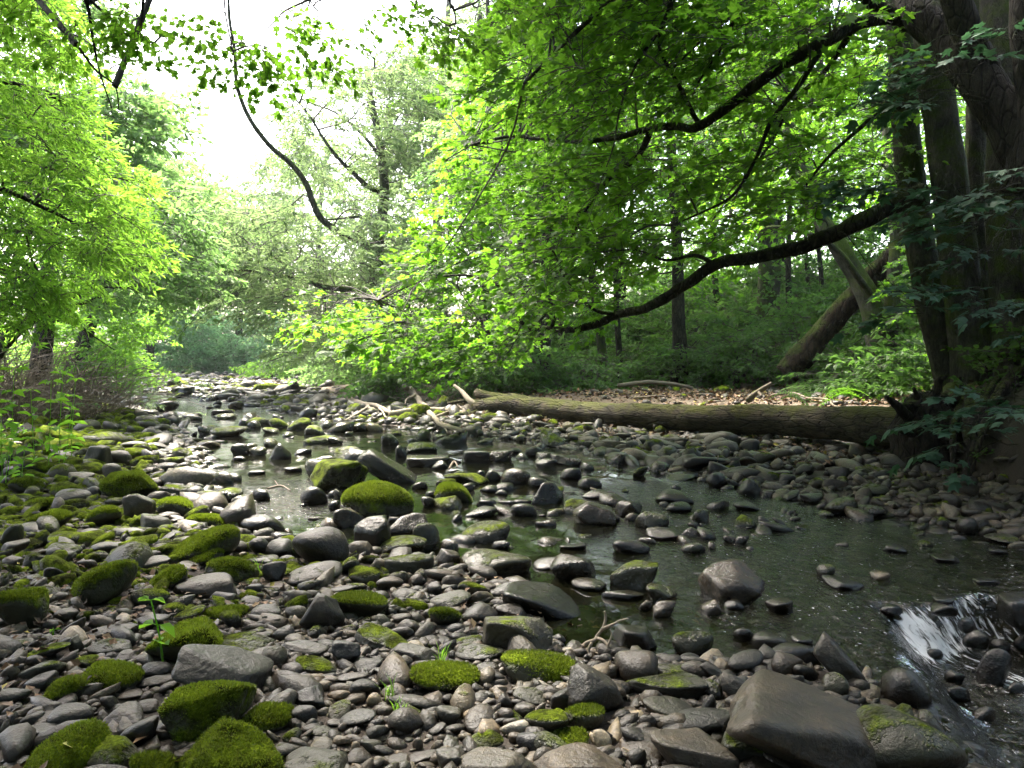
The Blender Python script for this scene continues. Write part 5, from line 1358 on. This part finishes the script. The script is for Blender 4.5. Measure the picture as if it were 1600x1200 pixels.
# root plate: a rugged disc of earth and broken roots
r = np.random.default_rng(12); U, Fu = ICO[5]; ax = np.array([.42, .38, .62]); ctr = P(1452, 690, 9.35)
V = U * ax * (1 + .16 * vnoise(U, 3, 4, 4) + .08 * vnoise(U, 11, 8, 3))[:, None] + ctr; B = Buf(); B.add(V, Fu, 0, .5)
M_ROOT = bark_mat('root_earth', (.008, .006, .004), (.035, .027, .018), .22); RP = B.build('root_plate', [M_ROOT], lg, lb0)
for q, spec in enumerate([[(1432, 665, 9.4), (1412, 640, 9.2), (1398, 625, 9.1), (1386, 616, 9.0)], [(1450, 650, 9.4), (1435, 628, 9.3), (1428, 606, 9.2)], [(1465, 650, 9.3), (1490, 622, 9.3), (1508, 600, 9.4)], [(1455, 640, 9.3), (1462, 612, 9.2), (1470, 592, 9.1), (1480, 586, 9.1)],
                          [(1430, 680, 9.2), (1408, 672, 9.0), (1396, 668, 8.9)], [(1440, 730, 9.2), (1430, 755, 9.1), (1420, 762, 9.0)], [(1470, 730, 9.1), (1490, 750, 8.9), (1512, 742, 8.8)], [(1468, 680, 9.0), (1500, 700, 8.8), (1530, 740, 8.6)], [(1440, 640, 9.3), (1410, 634, 9.2), (1400, 640, 9.1)],
                          [(1480, 640, 9.2), (1500, 615, 9.2), (1496, 595, 9.2)], [(1455, 745, 9.0), (1470, 770, 8.8)]]):
    cc = limb_pts(spec, 5); cc += vnoise(cc, 6, q, 2)[:, None] * .04; wood('root', RP, lb0, cc, taper(len(cc), [.085, .075, .06, .07, .07, .08, .05, .04, .05, .04, .06][q], .02), M_ROOT, 9, .22, 70 + q)

# ---- unseen trees added behind and beside the viewpoint to darken the rocks
for q, (x, y, h, rx, n, lab) in enumerate([(-8.5, -7, 12, 4.5, 260, 'broad unseen shade tree added on the left bank behind the viewpoint'), (-2, -12, 13, 5, 280, 'tall unseen shade tree added across the stream behind the viewpoint'), (5, -9, 12, 4.5, 260, 'leafy unseen shade tree added on the right bank behind the viewpoint'),
                                       (10.5, -2, 12, 4, 260, 'leafy unseen shade tree added well to the right of the viewpoint'), (10.5, 4.5, 12, 3.6, 260, 'unseen shade tree added right of the view beside the big sycamore'), (-11.5, 2, 11, 3.6, 200, 'unseen shade tree added on the left bank outside the view')]):
    z0 = tz(x, y); r = np.random.default_rng(900 + q); o = empty('tree', (x, y, z0), lab, 'tree', 'unseen trees added around the viewpoint for shade')
    c = catmull([[x, y, z0 - .2], [x + .2, y, z0 + h * .3], [x - .1, y + .2, z0 + h * .6], [x, y, z0 + h * .9]], 5); wood('trunk', o, (x, y, z0), c, taper(len(c), .3, .1, .3), M_BARK, 12, .1, q)
    d = r.normal(size=(n, 3)); d /= np.linalg.norm(d, axis=1)[:, None]; pts = np.array([x, y, z0 + h * .52]) + d * np.array([rx, rx, h * .5]) * (r.random((n, 1)) ** .4)
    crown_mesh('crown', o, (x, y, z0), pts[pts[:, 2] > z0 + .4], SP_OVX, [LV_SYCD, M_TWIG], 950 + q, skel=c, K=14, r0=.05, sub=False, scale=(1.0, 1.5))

# unseen high leaves added to darken the right-hand wood
pts = np.stack([rng.uniform(3, 22, 260), rng.uniform(13, 32, 260), np.zeros(260)], 1); pts[:, 2] = 1.5 + .475 * pts[:, 1] + rng.uniform(.8, 4, 260)
ob = [o for o in COL.objects if o.get('label', '').startswith('stout straight trunk')][0]
crown_mesh('crown', ob, np.array(ob.location), pts, SP_OVX, [LV_SYC, M_TWIG], 990, scale=(.9, 1.4), sub=False)
for q, (x, y0_, y1_, D, lf) in enumerate([(900, 560, 610, 22, LV_UND), (1010, 545, 605, 25, LV_UND), (1090, 530, 600, 24, LV_UND), (1160, 520, 590, 23, LV_UND), (1230, 500, 560, 28, LV_UND), (1330, 585, 606, 19, LV_UND), (1425, 560, 606, 17, LV_UND), (1440, 430, 500, 24, LV_UND), (1120, 450, 520, 32, LV_UND), (980, 480, 560, 31, LV_UND), (860, 480, 560, 33, LV_UND), (1300, 430, 500, 30, LV_MID)]):
    bush(['dark leafy bush behind the soil bar left of the leaning thin stem', 'low dark bush on the bank right of the leaning thin stem', 'dark bramble mound at the foot of the wooded bank, centre right', 'bramble mound just left of the stout straight trunk', 'dark bush around the foot of the stout straight trunk', 'leafy clump below the V of the forked tree', 'dark shrub left of the big sycamore stems', 'bright shrub in the gap beside the big sycamore', 'bush high on the bank deep in the wood, above the brambles', 'distant bush behind the leaning thin stem', 'distant bush behind the stump-like dark trunk', 'light bush on the skyline behind the forked tree'][q],
         [(x - 62, y1_ + 6), (x - 50, y0_ + 10), (x - 10, y0_ - 12), (x + 40, y0_), (x + 62, y1_ + 6)], 130, D - 2, D + 2, lf, SP_OV if D < 26 else SP_OVF, 640 + q, 'bushes on the wooded bank', scale=(1.0, 1.5) if D < 26 else (.8, 1.2))

ob = [o for o in COL.objects if o.get('label', '').startswith('background tree filling')][0]
pts = poly_points([(1425, 40), (1620, 40), (1620, 540), (1440, 540)], 190, 15, 20, 77, .9, -.5, .8)
crown_mesh('crown', ob, np.array(ob.location), pts, SP_SYCF, [LV_SYC, M_TWIG], 991, sub=False)
# ================================================================== driftwood, plants, small things
GD = 'driftwood heaped against the fallen trunk'
def stick(label, spec_list, mat, name='branch', cat='branch', group=None, ground=False):
    o = None
    for q, (spec, a_, b_) in enumerate(spec_list):
        if group == GD: spec = [(x_, y_, min(D_, gd(x_, y_, .12))) for x_, y_, D_ in spec]; a_ *= 1.25; b_ *= 1.25
        c = limb_pts(spec, 5); c = c + vnoise(c, 5, q + len(spec), 2)[:, None] * [.02, .02, .02]
        if q == 0:
            p = c.mean(0); z = terrain(c[:, 0], c[:, 1]); 
            o0 = c[int((c[:, 2] - z).argmin())].copy(); o = empty(name, o0, label, cat, group) if len(spec_list) > 1 else None
            if o is None:
                V, Fc = tube(c, taper(len(c), a_, b_), 7, .14, 3); B = Buf(); B.add(V, Fc, 0, .5); x = B.build(name, [mat], None, o0); x.location = tuple(o0); tag(x, label, cat, group); return x
        wood('stem' if q == 0 else 'twig', o, o0, c, taper(len(c), a_, b_), mat, 7, .14, q)
    return o
def gd(px, py, z=.06):
    """distance at which a pixel row meets the ground a little above it"""
    p = G(px, py, .15)
    for _ in range(6): p = G(px, py, min(tz(p[0], p[1]) + z, 1.0))
    return p[1]
stick('longest bleached driftwood branch, sloping down to the water in front of the pile', [([(640, 607, 21.5), (652, 622, 21), (668, 640, 20), (680, 655, 19), (700, 667, 18), (725, 674, 17.4)], .075, .025), ([(648, 618, 21), (635, 624, 20.5), (632, 632, 20)], .03, .01), ([(690, 661, 18.5), (700, 676, 17.2)], .02, .01)], M_DRIFT, group=GD)
stick('pale log lying level at the back of the driftwood pile', [([(610, 648, 20.2), (645, 643, 20.2), (690, 640, 20.2), (728, 646, 20)], .06, .05)], M_DRIFT, 'log', 'log', GD)
stick('bleached branch running left from the pile over the stones', [([(546, 624, 24), (568, 632, 23), (592, 636, 22), (612, 648, 21)], .07, .04), ([(568, 632, 23), (572, 618, 23), (566, 606, 23)], .025, .01), ([(592, 637, 22), (605, 655, 20.6)], .02, .01)], M_DRIFT, group=GD)
stick('forked dead branch standing up at the left end of the driftwood', [([(541, 622, 24), (543, 612, 24), (540, 604, 24)], .04, .012), ([(543, 612, 24), (550, 606, 24)], .02, .008)], M_DRIFT, group=GD)
stick('curved pale branch arching along the top of the pile', [([(660, 634, 20.6), (690, 628, 20.4), (710, 630, 20), (728, 642, 19.6)], .035, .012)], M_DRIFT, group=GD)
stick('thin branch pointing down into the water left of the pile', [([(580, 632, 23), (560, 645, 21.4), (536, 658, 20)], .03, .01)], M_DRIFT, group=GD)
stick('short thick dark branch across the stones at the left of the pile', [([(568, 620, 23.4), (574, 634, 22.6), (584, 642, 22)], .05, .03)], M_DEADW, group=GD)
stick('grey branch leaning up behind the bleached one in the pile', [([(630, 605, 23), (648, 612, 22), (660, 616, 21.6)], .06, .04), ([(645, 611, 22.2), (644, 600, 22.4)], .02, .008)], M_DEADW, group=GD)
stick('slim branch on the stones in front of the level pale log', [([(676, 652, 19.4), (700, 644, 19.6), (726, 636, 20)], .025, .01)], M_DRIFT, group=GD)
r = np.random.default_rng(3); B = Buf()
for k in range(520):
    cx_, cy_, D_ = [(655, 612, 22), (560, 616, 24), (690, 622, 21.5)][k % 3]; a_ = P(cx_ + r.normal(0, 20), cy_ + r.normal(0, 9), D_ + r.normal(0, .5)); a_[2] = tz(a_[0], a_[1]) + abs(r.normal(0, .18))
    d = r.normal(size=3) * [1, .8, .5]; d /= np.linalg.norm(d); V, Fc = tube(np.array([a_, a_ + d * .25 + [0, 0, .03], a_ + d * r.uniform(.35, .8)]), [.012, .009, .004], 3, caps=False); B.add(V, Fc, 0, .5)
o = B.build('flood_debris', [M_DRIFT]); o['kind'] = 'stuff'; o['label'] = 'tangle of fine dead twigs caught in the driftwood pile'
stick('broken dead branch propped on the soil bar above the fallen trunk', [([(1166, 628, 13.2), (1180, 616, 13.2), (1195, 606, 13.2), (1206, 598, 13.2)], .055, .03), ([(1186, 612, 13.2), (1190, 620, 13)], .03, .02)], M_DEADW)
stick('crooked pale stick lying on the soil bar right of the propped branch', [([(1205, 618, 14.5), (1235, 614, 14.5), (1265, 621, 14), (1290, 623, 13.5), (1305, 636, 12.6), (1325, 637, 12.4)], .025, .012)], M_DEADW)
stick('flat weathered log half buried at the back of the soil bar', [([(965, 603, 20), (1010, 598, 20), (1050, 600, 20), (1082, 606, 20)], .06, .04)], M_DEADW, 'log', 'log')
stick('long thin pale stick lying along the edge of the soil bar', [([(990, 622, 17), (1040, 619, 17), (1080, 614, 17.6)], .03, .012)], M_DEADW)
stick('forked mossy stick standing at the water edge below the fallen trunk', [([(1100, 755, 9.6), (1112, 738, 9.8), (1125, 724, 10), (1150, 723, 10)], .035, .015), ([(1120, 730, 9.9), (1122, 712, 10)], .012, .006)], M_DEADW)
stick('short pale stick lying on stones in the brown wedge-shaped rock group', [([(925, 760, 8.6), (945, 766, 8.5), (962, 769, 8.5)], .012, .008)], M_DRIFT)
stick('thin dark twig drifting in the bright water', [([(418, 763, 8.9), (440, 758, 9), (455, 766, 8.8)], .012, .006), ([(436, 759, 9), (430, 750, 9.1)], .006, .003)], M_DEADW)
stick('bare stick caught on the dark stone right of the tilted slab', [([(700, 735, 9.6), (708, 722, 9.8), (714, 732, 9.6)], .015, .008)], M_DEADW)
# pale twisted root standing in the foreground pool
s = lambda x, y, D: (860 + x / 2.162, 860 + y / 2.162, D - .2)
stick('pale twisted root with curled twigs standing at the edge of the dark pool', [
    ([s(150, 390, 3.95), s(120, 385, 3.95), s(98, 368, 3.97), s(95, 350, 4.0), s(112, 330, 4.0), s(140, 318, 4.0), s(150, 300, 4.02), s(172, 270, 4.03), s(182, 235, 4.05), s(180, 210, 4.05)], .014, .006),
    ([s(148, 388, 3.95), s(146, 360, 3.97), s(136, 330, 4.0), s(146, 300, 4.02)], .012, .008),
    ([s(150, 300, 4.02), s(175, 308, 3.98), s(190, 330, 3.95), s(172, 355, 3.94), s(150, 352, 3.96)], .009, .005),
    ([s(172, 270, 4.03), s(205, 255, 4.0), s(235, 240, 3.98), s(262, 232, 3.96)], .009, .004), ([s(190, 330, 3.95), s(205, 290, 3.96), s(200, 270, 3.97)], .006, .003), ([s(112, 330, 4.0), s(98, 322, 4.02)], .006, .003)], M_DRIFT, 'twisted_root', 'root')
stick('bent dry plant stem resting on pebbles behind the long flat-topped block', [([(375, 895, 5.0), (375, 912, 4.95), (382, 922, 4.9), (400, 930, 4.8), (422, 936, 4.7)], .006, .003)], M_DRIFT, 'dry_stem', 'stem')
stick('thin upright dry stem on the mossy stone at far left', [([(91, 832, 6.0), (93, 845, 6.0), (96, 862, 5.95)], .003, .007)], M_DRIFT, 'dry_stem', 'stem')

# ---- nettles and seedlings
def upright_plant(label, foot_px, top_px, tiers, leaf_len, mat, seed, name='nettle', cat='plant', group=None, zf=None, lean=.0, spread=1.0):
    r = np.random.default_rng(seed); fp = G(foot_px[0], foot_px[1], .08); fp = G(foot_px[0], foot_px[1], tz(fp[0], fp[1]) + .01) if zf is None else G(foot_px[0], foot_px[1], zf)
    tp = P(top_px[0], top_px[1], fp[1]); o = empty(name, fp, label, cat, group)
    c = catmull([fp - [0, 0, .04], fp * .6 + tp * .4 + r.normal(0, .01, 3), tp], 6); wood('stem', o, fp, c, taper(len(c), .006, .0035), mat, 6, 0, 1)
    H = np.linalg.norm(tp - fp); LV, LF = leaf_oval6(.30, .10, .30)
    for k in range(tiers):
        t_ = 1 - (k / max(tiers, 1)) * .78; p = c[int(t_ * (len(c) - 1))]; l_ = leaf_len * (1.0 if k else .8) * r.uniform(.8, 1.1) * (1 - .12 * k / tiers)
        a0 = r.uniform(0, 3.14)
        for s_ in range(4 if k == 0 else 2):
            a_ = a0 + s_ * (math.pi / 2 if k == 0 else math.pi) + r.normal(0, .2)
            Rm = rot_from(np.array([a_ - math.pi / 2]), np.array([r.normal(0, .25)]), np.array([r.normal(.05, .25)]))[0]
            V = (LV * l_ * [1, 1, 1]) @ Rm.T + p + np.array([math.cos(a_), math.sin(a_), .3]) * l_ * .22
            B = Buf(); B.add(V, LF, 0, r.uniform(.3, .9)); V2, F2 = tube(np.array([p, p + np.array([math.cos(a_), math.sin(a_), .3]) * l_ * .24]), [.0025, .0018], 3, caps=False); B.add(V2, F2, 0, .5)
            B.build('leaf', [mat], o, fp, smooth=False)
    return o
GN = 'nettles growing among the stones on the left bank'
upright_plant('tallest nettle at the left edge, its bright tip above the others', (14, 745), (22, 578), 9, .17, LV_NET, 1, group=GN)
upright_plant('nettle leaning over the stones a little left of the mossy ridge', (55, 738), (48, 610), 7, .15, LV_NET, 2, group=GN)
upright_plant('leafy nettle right of the tallest one, in front of the brown thicket', (75, 742), (80, 597), 7, .16, LV_NET, 3, group=GN)
upright_plant('spreading nettle with a broad bright top above the water edge', (92, 735), (98, 585), 7, .17, LV_NET, 4, group=GN)
upright_plant('bright nettle rising at the right end of the clump', (112, 728), (118, 592), 6, .15, LV_NET, 5, group=GN)
upright_plant('thin-stemmed nettle rooted beside the dark upright stone', (95, 735), (112, 640), 5, .13, LV_NET, 6, group=GN)
upright_plant('broad-leaved seedling low at the left edge', (8, 760), (14, 690), 4, .16, LV_NET, 7, group=GN)
upright_plant('small nettle in front of the mossy stones at far left', (38, 765), (38, 705), 5, .12, LV_NET, 8, group=GN)
upright_plant('low leafy plant under the tallest nettle', (4, 750), (2, 640), 6, .18, LV_NET, 9, group=GN)
upright_plant('tall green seedling with spread top leaves among foreground stones', (256, 1042), (236, 938), 3, .085, LV_NET, 12, 'seedling')
upright_plant('tiny two-leaved sprout between stones left of the tall seedling', (82, 992), (84, 984), 1, .04, LV_NET, 13, 'seedling')
upright_plant('sprig of leaves growing beside the tilted bare slab', (600, 752), (604, 742), 2, .12, LV_NET, 14, 'seedling')
def grass(label, px, py, n, h, seed):
    r = np.random.default_rng(seed); p = G(px, py, .15); p = G(px, py, tz(p[0], p[1]) + .02); B = Buf()
    for k in range(n):
        a_ = r.uniform(0, 6.28); l_ = h * r.uniform(.5, 1.1); d = np.array([math.cos(a_) * .45, math.sin(a_) * .45, 1]); b_ = p + r.normal(0, .012, 3) * [1, 1, 0]
        s_ = np.array([-math.sin(a_), math.cos(a_), 0]) * .0022; m_ = b_ + d * l_ * .6; e_ = b_ + d * l_ * np.array([1.4, 1.4, .9])
        B.add(np.array([b_ - s_, b_ + s_, m_ + s_, m_ - s_, e_]), [[0, 1, 2], [0, 2, 3], [3, 2, 4]], 0, r.uniform(.3, .9))
    x = B.build('grass_tuft', [LV_NET], None, p, smooth=False); x.location = tuple(p); tag(x, label, 'grass', 'grass tufts among the stones')
grass('grass tuft standing behind the mossy dome, bottom centre', 690, 1035, 14, .10, 1)
grass('grass tuft left of the mossy dome, bottom centre', 606, 1090, 12, .09, 2)
grass('low grass tuft by the damp hollow in the pebbles', 622, 1112, 14, .07, 3)
grass('fine grass blade clump beside the smooth blue-grey boulder', 408, 893, 8, .12, 4)

# ---- undergrowth carpeting the banks: nobody could count it
def carpet(name, label, n, cond, sprays, mats, seed, h=(.05, .5), scale=(.3, .7), xr_=(-30, 30), yr=(8, 45)):
    r = np.random.default_rng(seed); x = r.uniform(*xr_, n); y = yr[0] + (yr[1] - yr[0]) * r.random(n) ** 1.3
    k = cond(x, y) & (np.abs(x) < .72 * y + 3); x, y = x[k], y[k]
    W = np.stack([x, y, terrain(x, y)], 1); hh = np.clip(.5 + .5 * vnoise(W, .9, seed, 2), 0, 1); W[:, 2] += h[0] + (h[1] - h[0]) * hh * r.uniform(0, 1, len(x))
    B = Buf(); scatter(B, sprays, W, r.uniform(0, 6.28, len(x)), r.normal(-.35, .3, len(x)), r.normal(0, .3, len(x)), r.uniform(*scale, len(x)) * (1 + y * .012), .3 * vnoise(W, .6, seed + 1, 2), r)
    o = B.build(name, mats, smooth=False); o['kind'] = 'stuff'; o['label'] = label; print(name, len(x))
bankR = lambda x, y: (x > interp(XVp, y) + .15 + .5 * np.sin(x * 2 + y))
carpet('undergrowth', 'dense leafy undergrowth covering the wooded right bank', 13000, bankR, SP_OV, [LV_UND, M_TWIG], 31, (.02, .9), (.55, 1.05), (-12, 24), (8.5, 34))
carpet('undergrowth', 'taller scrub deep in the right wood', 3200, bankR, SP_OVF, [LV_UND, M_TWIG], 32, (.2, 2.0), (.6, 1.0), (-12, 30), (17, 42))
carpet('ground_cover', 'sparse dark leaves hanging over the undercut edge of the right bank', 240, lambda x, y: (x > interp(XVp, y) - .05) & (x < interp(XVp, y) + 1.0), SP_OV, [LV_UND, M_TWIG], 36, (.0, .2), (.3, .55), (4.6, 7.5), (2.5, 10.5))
carpet('ground_cover', 'low bright leaves at the foot of the right bank', 700, lambda x, y: bankR(x, y) & (x < interp(XVp, y) + 2.2), SP_OV, [LV_SYC, M_TWIG], 33, (.02, .3), (.35, .6), (3, 10), (10, 18))
carpet('undergrowth', 'bright undergrowth along the left bank', 3000, lambda x, y: (x < interp(XWp, y) - .1) & ~((y > 14) & (y < 24) & (x > -17)), SP_OVF, [LV_YEL, M_TWIG], 34, (.05, 1.2), (.4, .8), (-45, -5), (9, 60))
carpet('undergrowth', 'pale leafy fringe at the far right of the gravel bar', 2600, lambda x, y: (x > interp(XVp, y) + .1) & (x < interp(XVp, y) + 12), SP_OVF, [LV_MID, M_TWIG], 35, (.05, 1.4), (.4, .8), (-25, 6), (26, 60))
# ---- fern on the leaning dead trunk
fp = P(1275, 520, 12.2); fp[2] = tz(fp[0], fp[1]) + .3; fn = empty('fern', [fp[0], fp[1], tz(fp[0], fp[1])], 'fern fronds arching over the foot of the leaning dark trunk', 'fern')
r = np.random.default_rng(4)
for k in range(11):
    a_ = r.uniform(0, 6.28); l_ = r.uniform(.5, .85); B = Buf()
    for u in np.linspace(.1, 1, 16):
        p = np.array([math.cos(a_) * l_ * u, math.sin(a_) * l_ * u, .45 * l_ * math.sin(u * 2.4) + .1]) + fp
        for sg in (-1, 1):
            s_ = np.array([-math.sin(a_), math.cos(a_), -.25]) * sg; w_ = .17 * l_ * math.sin(min(1, u * 1.05) * 2.9) + .02; f_ = np.array([math.cos(a_), math.sin(a_), 0]) * .02
            B.add(np.array([p - f_, p + f_, p + s_ * w_ + f_]), [[0, 1, 2]], 0, r.uniform(.4, .9))
    B.build('frond', [LV_SYC], fn, [fp[0], fp[1], tz(fp[0], fp[1])], smooth=False)

# ---- fallen leaves and litter
mt, t, out = newmat('dead_leaf'); v = attr(t, 'v'); b = N(t, 'ShaderNodeBsdfPrincipled'); L(t, ramp(t, v, [(.0, (.05, .032, .018)), (.5, (.13, .08, .042)), (.82, (.20, .105, .045)), (.95, (.32, .22, .11)), (1, (.4, .32, .05))]), b.inputs['Base Color']); b.inputs['Roughness'].default_value = .7; L(t, b.outputs[0], out.inputs[0])
def litter(n, xr_, yr, size, seed, cond=None, lift=.02):
    r = np.random.default_rng(seed); x = r.uniform(*xr_, n); y = r.uniform(*yr, n)
    if cond is not None: k = cond(x, y); x, y = x[k], y[k]
    n = len(x); LV, LF = leaf_oval(.36, .16, -.1); B = Buf(); z = terrain(x, y) + lift * r.uniform(.3, 1.6, n)
    M = np.zeros(len(LF), int); sp = [(LV, LF, M, np.zeros(len(LV)))]
    scatter(B, sp, np.stack([x, y, z], 1), r.uniform(0, 6.28, n), r.normal(0, .4, n), r.normal(0, .4, n), r.uniform(.6, 1.3, n) * size, r.random(n), r)
    return B
gl_ = lambda x, y: (vnoise(np.stack([x, y, 0 * x], 1), 1.4, 12, 2) > -.1)
B = litter(2600, (-3.5, 1.6), (2.5, 5.2), .045, 1, gl_, .035); o = B.build('leaf_litter', [mt], smooth=False); o['kind'] = 'stuff'; o['label'] = 'fallen brown and orange leaves caught between the pebbles'
B = litter(20000, (-2, 9), (9.5, 26), .09, 2, lambda x, y: (x > interp(XRp, y) + 1.2) & (x < interp(XVp, y) + .5), .05); o = B.build('leaf_litter', [mt], smooth=False); o['kind'] = 'stuff'; o['label'] = 'dry leaf litter strewn over the soil bar behind the fallen trunk'
# the yellow leaf on the mossy dome
for oo, rr2, V, c, Fc in placed:
    if rr2['short'] == 'mossy dome with yellow leaf':
        W = V + c; u, v_ = project(W); k = int(np.hypot(u - 101, v_ - 1164).argmin()); p = W[k] + [0, -.01, .012]
        LV, LF = leaf_oval6(.28, .05, .02); Rm = rot_from(np.array([-.9]), np.array([.1]), np.array([-.6]))[0]; V2 = (LV * .075) @ Rm.T
        me = mesh_np('fallen_leaf', V2, LF, None, [plain_mat('yellow_leaf', (.5, .47, .12), .6, .15)]); x = link('fallen_leaf', me, None, tuple(p)); tag(x, 'single pale yellow leaf lying on the mossy dome, bottom left', 'leaf')
# ================================================================== added haze volume giving the far distance its overexposed glow
S_ALL = [o for o in COL.objects if o.type == 'MESH']
top = max((max((o.matrix_world @ Vector(c)).z for c in o.bound_box) if o.parent is None else max(c[2] for c in o.bound_box) + o.parent.location.z) for o in S_ALL)
hx, hy0, hy1, hz0, hz1 = 230, -16, 440, -3.0, max(top, 14) + 1.0
V = np.array([[x, y, z] for x in (-hx, hx) for y in (hy0, hy1) for z in (hz0, hz1)])
Fq = [[0, 1, 3, 2], [4, 6, 7, 5], [0, 4, 5, 1], [2, 3, 7, 6], [0, 2, 6, 4], [1, 5, 7, 3]]
mh = bpy.data.materials.new('haze'); mh.use_nodes = True; t = mh.node_tree
for n_ in list(t.nodes): t.nodes.remove(n_)
out = t.nodes.new('ShaderNodeOutputMaterial'); pv = t.nodes.new('ShaderNodeVolumePrincipled')
pv.inputs['Color'].default_value = (.93, .97, .95, 1); pv.inputs['Density'].default_value = HAZE; pv.inputs['Anisotropy'].default_value = 0
t.links.new(pv.outputs[0], out.inputs['Volume'])
link('haze', mesh_np('haze', V, None, Fq, [mh], smooth=False), kind='stuff')
print('haze top', hz1)
